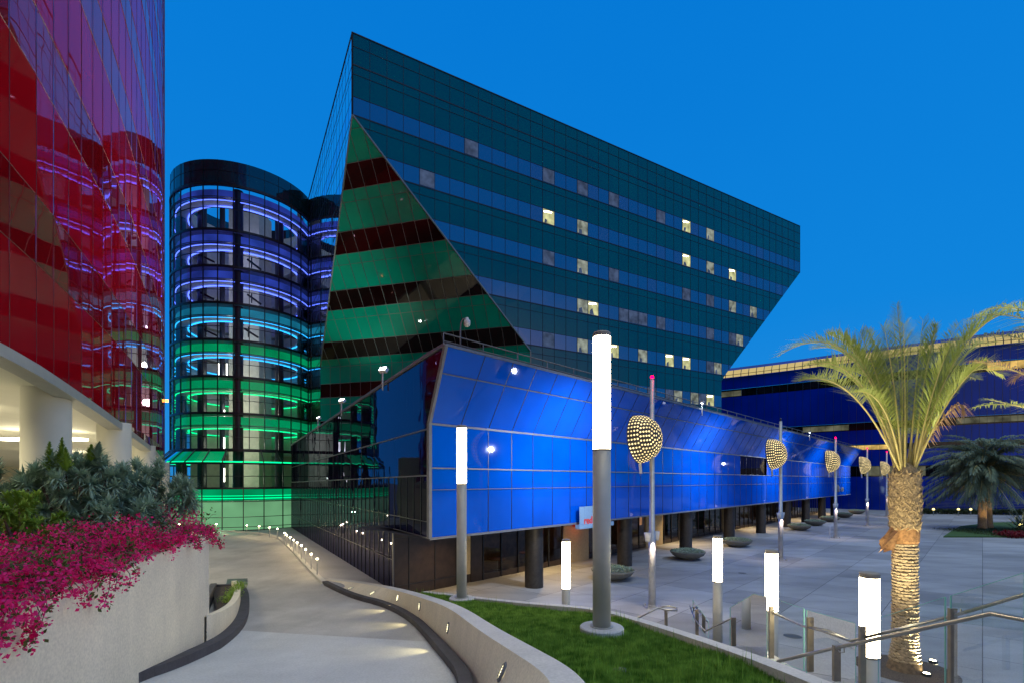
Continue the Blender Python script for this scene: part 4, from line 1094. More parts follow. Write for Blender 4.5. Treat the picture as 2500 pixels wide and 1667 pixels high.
# ------------------------------------------------------------------ shell lamps on poles
def shell_pole(loc, label, beacon, H, spotE):
    t = thing('shell_lamp', label, 'street lamp', loc, group='shell lamps on tall poles')
    mb = MB(); mb.tube([(0,0,.02),(0,0,3.6),(0,0,3.62),(0,0,H-.15)], [.17,.165,.13,.10], 16); mb.build('pole', M['pole'], t, world=False, smooth=True)
    mb = MB(); mb.box((-.32,-.32,0),(.32,.32,.04)); mb.lathe([(.2,.04),(.2,.16),(.17,.16)], (0,0,0), 16)
    for sx_ in (-.25,.25):
        for sy_ in (-.25,.25): mb.tube([(sx_,sy_,.04),(sx_,sy_,.14)], .035, 6)
    mb.build('base_plate', M['pole'], t, world=False)
    # perforated half dome, open toward the blue front
    zc = 7.95; ax = NF*1.0; tx = D*1.0; upv = (Vector((0,0,1))-NF*.10).normalized(); ax = (NF+Vector((0,0,.10))).normalized()
    c = Vector((0,0,zc))-NF*.72+D*-.05
    RV, RH, RD = 1.14, 1.0, 1.12
    def dome(th, ph, k=1.0):      # th 0 at the apex .. pi/2 rim
        return c+ax*(RD*math.cos(th)*k)+(tx*(RH*math.cos(ph))+upv*(RV*math.sin(ph)))*(math.sin(th)**.8 if th > 0 else 0)*k
    mb = MB(); nt_, np_ = 12, 32
    base = len(mb.v)
    for i in range(nt_+1):
        for k in range(np_): mb.v.append(tuple(dome(PI/2*i/nt_, 2*PI*k/np_)))
    for i in range(nt_):
        for k in range(np_):
            mb.f.append((i*np_+k, i*np_+(k+1) % np_, (i+1)*np_+(k+1) % np_, (i+1)*np_+k)); mb.m.append(0)
    off = len(mb.v)                    # rolled rim
    for k in range(np_):
        mb.v.append(tuple(dome(PI/2, 2*PI*k/np_, 1.04))); mb.v.append(tuple(dome(PI/2, 2*PI*k/np_, .97)-ax*.06))
    for k in range(np_):
        a, b = off+2*k, off+2*((k+1) % np_); mb.f.append((a, b, b+1, a+1)); mb.m.append(0)
    sh = mb.build('shell', M['shell'], t, world=False, smooth=True)
    hm = MB()
    for i in range(12):
        th = PI/2*(i+.45)/12; nr = max(1, int(2*PI*1.07*math.sin(th)**.8/.185))
        for k in range(nr):
            ph = 2*PI*(k+(i % 2)*.5)/nr
            p = dome(th, ph, 1.006); e1_ = (dome(th+.03, ph, 1.006)-p).normalized(); e2_ = (dome(th, ph+.03, 1.006)-p); e2_.normalize() if e2_.length > 0 else None
            if e2_.length < .5: e2_ = ax.cross(e1_)
            hm.face([p+e1_*.046*math.cos(2*PI*j/7)+e2_*.046*math.sin(2*PI*j/7) for j in range(7)])
    ho = hm.build('perforation', M['hole'], t, world=False); ho.parent = sh
    mb = MB(); mb.tube([Vector((0,0,zc))-NF*.02, c+ax*.3], .06, 8); mb.tube([c-upv*1.0-NF*.0, c-upv*1.65], .075, 8); mb.build('arm', M['white_metal'], t, world=False)
    for s_ in (-1, 1):
        mb = MB(); q_ = D*(.42*s_)
        mb.lathe([(0,3.14),(.11,3.14),(.165,3.56),(.15,3.56),(.1,3.2)], q_, 16); mb.tube([q_+Vector((0,0,3.42)), Vector((0,0,3.42))], .025, 6)
        mb.build('bucket_lamp', M['white_metal'], t, world=False, smooth=True)
    mb = MB()
    if beacon:
        mb.tube([(0,0,H-.15),(0,0,H-.06)], .07, 10); mb.build('collar', M['pole'], t, world=False)
        mb = MB(); mb.lathe([(0,H-.08),(.08,H-.06),(.08,H+.02),(.04,H+.08),(0,H+.09)], (0,0,0), 12); mb.build('beacon', M['redlamp'], t, world=False)
        light('POINT', 'beacon_glow', Vector(loc)+Vector((.2,-.2,H+.1)), 5, (1,0,.05), t, size=.08)
    else:
        mb.lathe([(.1,H-.15),(.05,H-.1),(.05,H),(.09,H+.05),(0,H+.12)], (0,0,0), 10); mb.build('finial', M['mull'], t, world=False)
    L0 = Vector(loc)
    light('SPOT', 'shell_beam', L0+c-ax*.12, spotE, (.72,.80,1), t, L0+c-NF*5+Vector((0,0,-1.2)), .12, 150, .9)
    light('SPOT', 'bucket_beam', L0+Vector((0,-.3,3.1)), 150, (1,.75,.6), t, L0+Vector((0,-.3,0)), .08, 110, .5)
    return t
sl_labs = ['nearest dotted half-dome lamp on a pole with red tip, beside the tallest tube lamp','second pole lamp with a dotted half-dome and a dark tip instead of a red light','third dotted half-dome lamp, red tip, a pool of light around its foot','fourth pole lamp with a dotted half-dome and red tip, left of the palm trunk','farthest pole lamp with a dotted half-dome and red tip, half behind the palm crown']
for (px, py, top, bc), lab in zip(((1592,1482,920,1),(1906,1366,1023,0),(2040,1312,1068,1),(2117,1282.6,1093,1),(2165,1260,1102,1)), sl_labs):
    Yp = CH*F/(py-1171); H = CH+(1171-top)/F*Yp
    shell_pole((PX(px, Yp), Yp, 0), lab, bc, min(H, 10.9), 2400)

# thin bollard near the third pole
p = Vector((PX(2026, 50.5), 50.5, 0)); o = MB(); o.tube([p, p+Vector((0,0,1.25))], .05, 8); o.tube([p+Vector((0,0,1.25)), p+Vector((0,0,1.3))], .06, 8)
tag(o.build('bollard', M['white_metal']), 'thin pale bollard just left of the third shell lamp pole', 'bollard')

# ------------------------------------------------------------------ bowl planters
bw_labs = ['nearest bowl planter, half hidden behind the tallest pole lamp','second bowl planter along the colonnade with its shadow disc','third bowl planter from the near end, right of a tube lamp','fourth bowl planter, first after the gap, left of the third shell pole','fifth bowl planter along the colonnade','sixth bowl planter, partly behind the third shell pole','seventh bowl planter near the far end of the colonnade','farthest bowl planter at the end of the blue front']
def z6b(x, y): return (1300+x/2.24, 800+y/2.24)
bowls = [(455,1388),(870,1272),(1140,1200),(1480,1108),(1565,1082),(1645,1060),(1720,1037),(1790,1017)]
bw = thing('bowl_planter', bw_labs[0], 'planter', (0,0,0), group='wide bowl planters along the colonnade')
mb = MB(); mb.lathe([(0,.06),(.55,.06),(.75,.10),(1.1,.30),(1.28,.52),(1.30,.60),(1.24,.60),(1.2,.5),(0,.46)], (0,0,0), 40); mb.lathe([(.3,0),(.5,0),(.5,.07)], (0,0,0), 24)
mb.build('bowl', M['bowl'], bw, world=False, smooth=True)
n = 1500; rr = 1.2*np.sqrt(rng.random(n)); tt = rng.random(n)*2*PI; 
cx, cy = rr*np.cos(tt), rr*np.sin(tt); cz = .52+.14*rng.random(n)+.16*(1-(rr/1.2)**2)
Vs = np.zeros((n, 4, 3)); a = rng.random(n)*2*PI; s = .035+.03*rng.random(n); ti = (rng.random(n)-.3)*.09
Vs[:,0] = np.c_[cx-np.cos(a)*s, cy-np.sin(a)*s, cz]; Vs[:,1] = np.c_[cx+np.sin(a)*s*.5, cy-np.cos(a)*s*.5, cz+ti*.3+.01]
Vs[:,2] = np.c_[cx+np.cos(a)*s, cy+np.sin(a)*s, cz+ti+.03]; Vs[:,3] = np.c_[cx-np.sin(a)*s*.5, cy+np.cos(a)*s*.5, cz+ti*.3+.01]
so = npmesh('succulent', Vs.reshape(-1, 3), np.arange(4*n).reshape(-1, 4), M['succulent'], bw)
for i, (x, y) in enumerate(bowls):
    px, py = z6b(x, y); Yb = CH*F/(py-1171); loc = (PX(px, Yb), Yb+.8, 0)
    if i == 0: bw.location = loc
    else: dup(bw, loc, R.uniform(0, 6), bw_labs[i])

# ------------------------------------------------------------------ planter wall with bougainvillea and shrubs
WA = Vector((-8.18, 13.3, 0)); WB = Vector((-4.9, 2.4, 0)); WZ = 4.5
wd_ = (WB-WA).normalized(); wn = Vector((-wd_.y, wd_.x, 0)); wn = wn if wn.x > 0 else -wn
pl = thing('planter_wall', 'tall white plaster planter wall under the magenta flowers', 'wall', WA)
mb = MB(); mb.obox(Vector((WA.x, WA.y, 0))-wn*.3, WB-WA, wn*.3, (0,0,WZ)); bk_ = Vector((-7.5,2.2,0))
mb.obox(Vector((WA.x, WA.y, 0))-wn*.3, bk_, Vector((.08,-.28,0)), (0,0,WZ)); mb.build('wall_face', M['white_wall'], pl)
mb = MB(); q = [WA-wn*.29, WB-wn*.29, WB+Vector((-9,0,0)), WA+Vector((-7.4,2.0,0))]; mb.face([(p.x, p.y, WZ-.12) for p in q]); mb.build('soil', M['soil'], pl)
# dark kerb at its foot, then round the little island
kf = [Vector((-5.2,3,zd(3))), Vector((-5.9,6,zd(6))), G(330,1667), G(442,1629.6), G(553,1574), G(590,1540), G(606,1510), G(610,1475), G(606,1450), G(596,1436)]
kfs = smoothp(kf, 2); mb = MB(); ribbon(mb, resample(kfs, .4), .33, .2, -1); struct(mb.build('kerb', M['kerb']))
isl = thing('island_planter', 'small wedge-shaped white planter with a fern in the ramp, beside the tall wall', 'planter', (-10, 17, zd(17)))
ri = [p for p in kfs if p.y > 12.9]
mb = MB(); ou = []
for i, p in enumerate(ri):
    d_ = ri[min(i+1, len(ri)-1)]-ri[max(i-1, 0)]; d_.z = 0; d_.normalize(); s_ = Vector((-d_.y, d_.x, 0)); ou.append(p+s_*.33)
Lp = []
for i, p in enumerate(ou):
    d_ = ou[min(i+1, len(ou)-1)]-ou[max(i-1, 0)]; d_.z = 0; d_.normalize(); s_ = Vector((-d_.y, d_.x, 0)); t = i/(len(ou)-1)
    hz = p.z+.85*(1-t)+.45*t; Lp.append([(p.x,p.y,p.z-.3),(p.x,p.y,hz),(p.x+s_.x*.22,p.y+s_.y*.22,hz),(p.x+s_.x*.22,p.y+s_.y*.22,p.z-.3)])
for a, b in zip(Lp, Lp[1:]):
    for k in range(4): mb.face([a[k], b[k], b[(k+1) % 4], a[(k+1) % 4]])
mb.build('low_wall', M['white_wall'], isl)
mb = MB(); e_ = ou[-1]; s0 = Vector((-8.6, 13.6, zd(13.6)))
mb.face([(ou[0].x,ou[0].y,ou[0].z+.45)]+[(p.x-.2, p.y, p.z+.22) for p in ou[1:]]+[(e_.x-1.0, e_.y-.3, e_.z+.2), (-10.2,17,zd(17)+.25), (-8.9,13.8,zd(13.8)+.4)]); mb.build('soil', M['soil'], isl)
mb = MB(); mb.bar(Vector((-8.9,13.6,zd(13.6)+.3)), Vector((e_.x-1.0, e_.y-.2, e_.z+.1)), .25, .5); mb.bar(Vector((e_.x-1.1, e_.y-.2, e_.z+.1)), Vector((e_.x+.2, e_.y+.0, e_.z+.1)), .25, .35); mb.build('back_kerb', M['kerb'], isl)

def leaf_cloud(C, Dr, Ln, Wd, curl=.15):
    """C bases (n,3), Dr unit directions, Ln lengths, Wd widths -> two-segment narrow leaves (n,6 verts) quads"""
    n = len(C); up = np.tile([0,0,1.0], (n,1)); sdir = np.cross(Dr, up); nn_ = np.linalg.norm(sdir, axis=1, keepdims=True); nn_[nn_ < 1e-6] = 1; sdir = sdir/nn_
    mid = C+Dr*Ln[:,None]*.45; tip = C+Dr*Ln[:,None]-up*(Ln*curl)[:,None]
    V = np.zeros((n, 6, 3)); w_ = Wd[:,None]
    V[:,0] = C-sdir*w_*.25; V[:,1] = C+sdir*w_*.25; V[:,2] = mid+sdir*w_*.5; V[:,3] = mid-sdir*w_*.5; V[:,4] = tip+sdir*w_*.06; V[:,5] = tip-sdir*w_*.06
    Fq = np.array([[0,1,2,3],[3,2,4,5]])[None]+6*np.arange(n)[:,None,None]
    return V.reshape(-1, 3), Fq.reshape(-1, 4)
def rand_dirs(n, zmin=-1):
    v = rng.normal(size=(n*3, 3)); v /= np.linalg.norm(v, axis=1, keepdims=True); v = v[v[:,2] > zmin][:n]; return v
def rosette_shrub(label, centre, radii, nros, mat_, seed, leafn=85, ll=.36, spikes=()):
    c = np.array(centre); t = thing('shrub', label, 'shrub', (centre[0], centre[1], WZ-.1), group=None)
    dirs = rand_dirs(nros, -.35); rad = .72+.28*rng.random(nros)
    heads = c+dirs*np.array(radii)*rad[:,None]
    Cs, Ds, Ls, Ws = [], [], [], []
    for h_, d_ in zip(heads, dirs):
        n = leafn; v = rand_dirs(n); out = d_*.9+np.array([0,0,.35]); v = v+out*.75; v /= np.linalg.norm(v, axis=1, keepdims=True)
        st = h_-out*.12+out*.22*rng.random(n)[:,None]
        Cs.append(st); Ds.append(v); Ls.append(ll*(.6+.5*rng.random(n))); Ws.append(.034+.014*rng.random(n))
    V, Fq = leaf_cloud(np.vstack(Cs), np.vstack(Ds), np.hstack(Ls), np.hstack(Ws), .18)
    npmesh('foliage', V, Fq, mat_, t)
    mb = MB(); root = Vector((centre[0], centre[1], WZ-.15))
    for h_ in heads[::2]: mb.tube([root, root.lerp(Vector(h_), .5)+Vector((R.uniform(-.1,.1), R.uniform(-.1,.1), -.1)), Vector(h_)], [.04,.025,.012], 5)
    mb.build('stem', M['twig'], t)
    for (px, py0, py1, Ys) in spikes:
        b = P(px, py0, Ys); e = P(px+R.uniform(-6, 8), py1, Ys); n = 420; s = rng.random(n)
        ax_ = np.array(b)[None]*(1-s)[:,None]+np.array(e)[None]*s[:,None]; v = rand_dirs(n); v[:,2] = abs(v[:,2])*.6+.3; v /= np.linalg.norm(v, axis=1, keepdims=True)
        V, Fq = leaf_cloud(ax_, v, (.20*(1-s)+.03)*(.7+.5*rng.random(n)), np.full(n, .022), 0)
        npmesh('flower_spike', V, Fq, M['echium2'] if R.random() < .7 else M['echium'], t)
    return t
rosette_shrub('grey-green spiky shrub with upright flower spikes left of the second white column', (-9.9, 11.2, 5.55), (1.2, 1.0, 1.0), 85, M['echium'], 1, spikes=((120,1150,1078,10.6),(146,1140,1068,10.7),(163,1150,1092,10.5),(222,1125,1085,10.9),(236,1118,1078,10.9)))
rosette_shrub('dark grey-green spiky shrub farthest right above the flowers', (-9.45, 12.6, 5.5), (1.25, .9, .85), 75, M['echium'], 2)
rosette_shrub('grey-green spiky shrub cut by the left edge of the photo', (-11.9, 11.2, 5.3), (1.2, 1.1, 1.0), 70, M['echium'], 3)
rosette_shrub('fresh yellow-green shrub low at the far left among the grey ones', (-9.2, 9.3, 5.15), (.55, .6, .55), 26, M['echium2'], 4, leafn=90, ll=.2)
rosette_shrub('small grey-green shrub between the tall ones, in front of the white columns', (-9.0, 11.0, 5.05), (1.0, .8, .55), 45, M['echium'], 5)
# bougainvillea
bg_ = thing('bougainvillea', 'magenta flowering bougainvillea spilling over the white planter wall', 'plant', (WA.x, WA.y, WZ))
fc, lc, tw = [], [], MB()
def cluster(p, r, n): 
    fc.append(np.array(p)[None]+rng.normal(size=(n,3))*np.array([r,r,r*.8]))
WLn = (WB-WA).length
for i in range(1500):      # mound above and behind the wall
    s = R.random()**.8*WLn; back = R.uniform(-.05, 2.6)*(1 if s > .6 else .5); p = WA+wd_*s-wn*back
    hgt = WZ+.05+R.uniform(0, .55)*math.exp(-((back-.7)**2)/2.2)+.14*math.sin(s*1.7+.5)+.10*math.sin(s*4.1)
    if R.random() < .66: cluster((p.x, p.y, hgt), R.uniform(.06, .14), R.randint(20, 44))
    else: lc.append(np.array([[p.x, p.y, hgt-.03]])+rng.normal(size=(22,3))*.1)
def strand(s, Ln, outw, side=0):
    p = WA+wd_*s-wn*.25; p.z = WZ+.22; pts = [p.copy()]; n = max(4, int(Ln/.09)); v = Vector(wn*(.5+R.uniform(-.1,.3))+wd_*R.uniform(-.35, .35)+wd_*side); v.z = R.uniform(.1, .5)
    for k in range(n):
        v.z -= .20; v.normalize(); p = p+v*.09
        dw = (p-WA).dot(wn)
        if p.z < WZ and dw < .05: p += wn*(.05-dw)
        pts.append(p.copy()); v += Vector((R.uniform(-.2,.2), R.uniform(-.2,.2), 0)); v -= wn*(max(0, dw-outw)*1.6)
    tw.tube(pts, [.009*(1-k/len(pts))+.003 for k in range(len(pts))], 4)
    for k, q_ in enumerate(pts):
        t = k/len(pts)
        if R.random() < .62+.3*(t > .75): cluster(q_+Vector((R.uniform(-.04,.04), R.uniform(-.04,.04), R.uniform(-.03,.03))), R.uniform(.03,.075), R.randint(9, 26))
        if R.random() < .35: lc.append(np.array(q_)[None]+rng.normal(size=(7,3))*.05)
for s in np.linspace(.15, WLn, 105): 
    strand(s+R.uniform(-.1,.1), R.choice([.2,.28,.35,.4,.5,.6,.85])*(.75+.07*s), .12)
strand(.1, 1.0, .5, -1.6); strand(.3, .9, .4, -1.2); strand(.5, .8, .3, -.6); strand(.2, .7, .45, -.9)
for s in (5.9, 7.3, 7.8): strand(s, 1.1, .1)
Cf = np.vstack(fc); n = len(Cf)
v1 = rand_dirs(n); v2 = np.cross(v1, rand_dirs(n)); v2 /= np.maximum(np.linalg.norm(v2, axis=1, keepdims=True), 1e-6); s = (.017+.014*rng.random(n))[:,None]
V = np.zeros((n, 4, 3)); V[:,0] = Cf-v1*s; V[:,1] = Cf+v2*s*.8; V[:,2] = Cf+v1*s*1.2; V[:,3] = Cf-v2*s*.8
npmesh('flowers', V.reshape(-1, 3), np.arange(4*n).reshape(-1, 4), M['boug'], bg_)
Cl = np.vstack(lc); n = len(Cl); v1 = rand_dirs(n); v2 = np.cross(v1, rand_dirs(n)); v2 /= np.maximum(np.linalg.norm(v2, axis=1, keepdims=True), 1e-6); s = (.022+.014*rng.random(n))[:,None]
V = np.zeros((n, 4, 3)); V[:,0] = Cl-v1*s*1.3; V[:,1] = Cl+v2*s*.7; V[:,2] = Cl+v1*s*1.3; V[:,3] = Cl-v2*s*.7
npmesh('leaves', V.reshape(-1, 3), np.arange(4*n).reshape(-1, 4), M['boug_leaf'], bg_)
for i in range(260):
    s = R.random()*WLn; p = WA+wd_*s-wn*R.uniform(-.1, 1.6); p.z = WZ+R.uniform(.1,.5); q_ = p+Vector((R.uniform(-.4,.4), R.uniform(-.4,.4), R.uniform(-.12,.15)))
    tw.tube([p, p.lerp(q_, .5)+Vector((0,0,.06)), q_], [.006,.005,.003], 4)
tw.build('twigs', M['twig'], bg_)
fe = thing('fern', 'small bright green fern in the wedge-shaped island planter', 'plant', (-11.3, 20.2, zd(20)+.2))
n = 900; s = rng.random(n); C_ = np.c_[-11.0-1.2*s+.12*rng.normal(size=n), 19.0+3.2*s+.1*rng.normal(size=n), .85+.35+.25*rng.random(n)]
V, Fq = leaf_cloud(C_, rand_dirs(n, 0), .16+.1*rng.random(n), np.full(n, .025), .3); npmesh('foliage', V, Fq, M['echium2'], fe)
# drain grate in the ramp
q = [G(552,1426), G(604,1426), G(604.5,1411), G(555,1412.5)]
tag((lambda m: (m.face([p+Vector((0,0,.012)) for p in q]), m.build('drain_grate', M['bowl_dark']))[1])(MB()), 'grey rectangular drain grate flush in the old ramp concrete', 'drain')

# ------------------------------------------------------------------ palms
def frond(leaf, rach, base, ctrl, tip, n=70, ll=.5, w=.028, start=.16, droop=.25, side_hint=None, lift=.35, r0=.035):
    base, ctrl, tip = map(Vector, (base, ctrl, tip)); pts = []
    for i in range(17):
        t = i/16; pts.append(base*(1-t)**2+ctrl*2*t*(1-t)+tip*t*t)
    rach.tube(pts, [r0*(1-.85*i/16) for i in range(17)], 6)
    Cs, Ds, Ls = [], [], []
    for i in range(n):
        t = start+(1-start)*i/(n-1)
        p = base*(1-t)**2+ctrl*2*t*(1-t)+tip*t*t
        d_ = ((ctrl-base)*(1-t)+(tip-ctrl)*t).normalized()
        sd = d_.cross(Vector((0,0,1)));
        if sd.length < .15: sd = d_.cross(side_hint or Vector((0,1,0)))
        sd.normalize(); nn_ = sd.cross(d_).normalized()
        tt = (t-start)/(1-start); L_ = ll*(.35+.9*math.sin(PI*min(1, tt*.85+.12)))*R.uniform(.85, 1.1)
        for s_ in (-1, 1):
            v = d_*(.55+.5*tt)+sd*s_*(.72+R.uniform(-.22,.22))+nn_*(lift+R.uniform(-.3,.3)); v.normalize()
            Cs.append(p); Ds.append(v); Ls.append(L_)
    leaf.append((np.array(Cs), np.array(Ds), np.array(Ls), np.full(len(Cs), w), droop))
def build_fronds(name, leaf, rach, mat_, parent, rmat):
    Vs, Fs, o_ = [], [], 0
    for C_, D_, L_, W_, dr in leaf:
        V, Fq = leaf_cloud(C_, D_, L_, W_, dr); Vs.append(V); Fs.append(Fq+o_); o_ += len(V)
    o = npmesh(name, np.vstack(Vs), np.vstack(Fs), mat_, parent); r = rach.build('rachis', rmat, parent, smooth=True); r.parent = o
    return o
TP = Vector((12.45, 15.6, 0)); TR = .315
pm = thing('palm_tree', 'big palm with feathery uplit crown and diamond-scaled trunk, nearest on the plaza', 'palm', TP)
mb = MB(); prof = [(TR*1.55, 0), (TR*1.35, .25), (TR*1.12, .5), (TR*.98, .9), (TR*.93, 4.3)]; mb.lathe(prof, (TP.x, TP.y, 0), 28); trunk = mb.build('trunk', M['bark'], pm, smooth=True)
scm = MB(); zc = .35; row = 0
while zc < 4.25:
    rr0 = interp(zc, [(0, TR*1.5), (.5, TR*1.12), (.9, TR*.98), (4.3, TR*.93)]); n_ = 11
    for k in range(n_):
        a = 2*PI*(k+(row % 2)*.5)/n_+R.uniform(-.07,.07); wd = 2*PI*rr0/n_*.64*R.uniform(.85,1.15); hh = .085*R.uniform(.75,1.25); c_ = Vector((math.cos(a), math.sin(a), 0)); s_ = Vector((-math.sin(a), math.cos(a), 0))
        p = TP+c_*(rr0-.01)+Vector((0,0,zc+R.uniform(-.015,.015))); o_ = c_*.055*R.uniform(.7,1.3)
        scm.faces([p-s_*wd, p+s_*wd, p+s_*wd*.45-Vector((0,0,hh*.8))+o_*.5, p-s_*wd*.45-Vector((0,0,hh*.8))+o_*.5, p-s_*wd*.8+o_+Vector((0,0,hh*.15)), p+s_*wd*.8+o_+Vector((0,0,hh*.15)), p+Vector((0,0,hh*.6))+o_*.2],
                  [(0,4,3),(1,2,5),(3,4,5,2),(4,6,5),(0,6,4),(1,5,6)])
    zc += .098; row += 1
s_ob = scm.build('leaf_scars', M['bark_scale'], pm); s_ob.parent = trunk; s_ob.location = (0,0,0)
# fibrous boss under the crown
fb = MB(); fb.lathe([(TR*.95,4.15),(TR*1.18,4.35),(TR*1.22,4.8),(TR*1.3,5.4),(TR*1.28,6.1),(TR*.9,6.4),(TR*.3,6.55)], (TP.x, TP.y, 0), 26)
for i in range(620):
    z_ = R.uniform(4.45, 6.25); a = R.uniform(0, 2*PI); c_ = Vector((math.cos(a), math.sin(a), 0)); s_ = Vector((-math.sin(a), math.cos(a), 0)); rr0 = interp(z_, [(4.3,TR*1.15),(5.4,TR*1.28),(6.3,TR*1.2)])
    p = TP+c_*rr0+Vector((0,0,z_)); tilt = R.choice([-1, 1])*R.uniform(.2, 1.1); u_ = (s_*math.sin(tilt)+Vector((0,0,1))*math.cos(tilt)); l_ = R.uniform(.12,.28); w_ = R.uniform(.02,.05)
    fb.faces([p-u_*l_*.5, p+u_.cross(c_)*w_, p+u_*l_*.5+c_*R.uniform(.02,.09), p-u_.cross(c_)*w_, p+c_*.03], [(0,1,4),(1,2,4),(2,3,4),(3,0,4)])
fb.build('fibre_boss', M['fibre'], pm)
fb = MB(); fb.lathe([(TR*1.0,3.95),(TR*1.17,4.08),(TR*1.2,4.3),(TR*1.2,4.52),(TR*1.1,4.62)], (TP.x, TP.y, 0), 22)
for k in range(9):
    a = 2.6+R.uniform(-.4,.4); c_ = Vector((math.cos(a), math.sin(a)-.4, 0)).normalized(); p = TP+c_*TR*1.1+Vector((0,0,4.1+k*.05)); s_ = Vector((-c_.y, c_.x, 0))
    fb.faces([p-s_*.1, p+s_*.1, p+s_*.12+c_*.26-Vector((0,0,.32+.05*k)), p-s_*.05+c_*.32-Vector((0,0,.45)), p-s_*.16+c_*.15-Vector((0,0,.3))], [(0,1,2,3,4)])
fb.build('torn_sheath', M['fibre2'], pm)
CB = TP+Vector((0,0,6.2))
def DP(x, y, Yd): return P(x*1.063, y*1.063, Yd)
# tip, control (display pixels, distance), leaf length
tips = [((1790,815,14.6),(1990,690,15.0),.62),((1835,875,13.6),(1960,830,14.4),.50),((1905,770,16.2),(2010,800,16.0),.6),((1975,765,15.0),(2030,880,15.4),.6),
 ((1995,760,17.6),(2050,860,16.6),.55),((2075,745,14.4),(2080,900,15.2),.6),((2085,765,16.8),(2085,880,16.2),.55),((2150,750,15.0),(2115,880,15.4),.6),((2200,745,16.9),(2130,870,16.4),.58),
 ((2255,725,15.6),(2150,850,15.6),.6),((2340,715,14.2),(2190,720,15.0),.62),((2275,790,16.6),(2200,760,16.2),.55),((2262,830,14.0),(2180,880,14.8),.42),((2240,870,16.8),(2170,830,16.4),.5),
 ((1945,850,17.6),(2040,850,16.8),.5),((2020,800,17.6),(2060,880,16.8),.5),((2130,790,18.2),(2110,880,17),.5),((2030,750,14.8),(2060,890,15),.55),((2120,735,16),(2100,900,15.6),.55),((2180,800,14.6),(2140,880,15),.55),((1940,780,15.4),(2030,870,15.4),.58),((2230,770,17.4),(2150,870,16.6),.55),((1880,840,16.8),(2000,840,16.2),.5),((2060,700,16),(2080,880,15.8),.5),((1850,840,14.2),(1985,790,14.8),.5),((2300,860,15),(2190,790,15.2),.55),((1960,900,14),(2040,880,14.8),.4),((2190,900,17.4),(2130,860,16.6),.45),((2050,730,18.3),(2070,860,17),.5),((1870,800,18),(2000,770,17),.55)]
for i, (tp, cp_, ll) in enumerate(tips):
    lf_, ra_ = [], MB(); a = 2*PI*i/len(tips); 
    tipw = DP(*tp); ctl = DP(*cp_); dirxy = Vector((tipw.x-TP.x, tipw.y-TP.y, 0)); dirxy = dirxy.normalized() if dirxy.length > .1 else Vector((0,0,0))
    frond(lf_, ra_, CB+dirxy*.22, ctl, tipw, n=100, ll=ll*1.12, w=.023, start=.22 if i != 1 else .42, droop=.06, lift=.3)
    build_fronds('frond', lf_, ra_, M['frond'], pm, M['rachis'])
lf_, ra_ = [], MB(); frond(lf_, ra_, CB+Vector((.2,0,.2)), DP(2190,900,15), DP(2215,935,14.6), n=40, ll=.42, w=.03, droop=.9, lift=-.1)
build_fronds('dry_frond', lf_, ra_, M['frond_dry'], pm, M['rachis'])
# gravel ring and uplights
mb = MB(); mb.lathe([(1.35,.012),(0,.03)], (TP.x, TP.y, 0), 40); tag(mb.build('tree_pit_gravel', M['gravel']), 'round bed of brown gravel at the foot of the near palm', 'gravel bed', kind='stuff')
for px, py, lab in ((2278,1618,'small dazzling ground uplight right of the palm foot, the farther of two'), (2262,1650,'small dazzling ground uplight right of the palm foot, the nearer of two')):
    Yl = CH*F/(py-1171); p = Vector((PX(px, Yl), Yl, .03))
    u = thing('ground_uplight', lab, 'uplight', p)
    mb = MB(); mb.lathe([(.12,-.02),(.12,.06),(.09,.08),(.09,.05)], (0,0,0), 16); mb.build('housing', M['mull'], u, world=False)
    mb = MB(); mb.lathe([(.088,.07),(.0,.075)], (0,0,0), 16); mb.build('lens', emit('uplight_lens', (1,.8,.45), 60), u, world=False)
    light('SPOT', 'uplight_beam', p+Vector((0,0,.12)), 950, (1,.90,.58), u, TP+Vector((0,0,6.5)), .08, 75, .7)
light('SPOT', 'uplight_beam', (10.3, 12.6, .1), 2200, (1,.88,.55), pm, TP+Vector((-.4,0,6.6)), .06, 70, .7)
light('SPOT', 'uplight_beam', (13.6, 17.6, .1), 1600, (1,.88,.55), pm, TP+Vector((0,0,8)), .06, 90, .7)

# second palm: only hanging fronds come into the frame
p2 = thing('palm_tree', 'palm beyond the right edge, only its hanging dark fronds reach into the photo', 'palm', (17.6, 13.2, 0))
mb = MB(); mb.lathe([(.45,0),(.32,.6),(.3,5.6),(.42,5.9),(.4,6.9),(.1,7.1)], (17.6,13.2,0), 20); mb.build('trunk', M['bark'], p2, smooth=True)
c2 = Vector((17.6,13.2,6.9))
for tp, ct, ll, mt in (((2210,790,12.6),(2370,700,13),.6,'frond_dk'),((2225,735,12.4),(2400,660,12.8),.6,'frond'),((2255,720,13.6),(2400,640,13.4),.55,'frond'),((2230,830,12.8),(2350,830,13),.5,'frond_dry'),((2235,935,12.5),(2340,900,12.8),.42,'frond'),((2330,760,12),(2420,700,12.6),.6,'frond_dk'),((2262,915,14),(2350,930,13.6),.4,'frond_dk'),((2480,640,13),(2500,700,13),.6,'frond'),((2600,760,14),(2560,700,13),.6,'frond'),((2330,870,13.4),(2400,800,13.2),.5,'frond_dry')):
    lf_, ra_ = [], MB(); frond(lf_, ra_, c2, DP(*ct), DP(*tp), n=60, ll=ll, w=.03, start=.15, droop=.3, lift=.15)
    build_fronds('frond', lf_, ra_, M[mt], p2, M['rachis'])
light('SPOT', 'uplight_beam', (16.4, 12.0, .2), 1400, (1,.88,.58), p2, c2, .06, 90, .7)

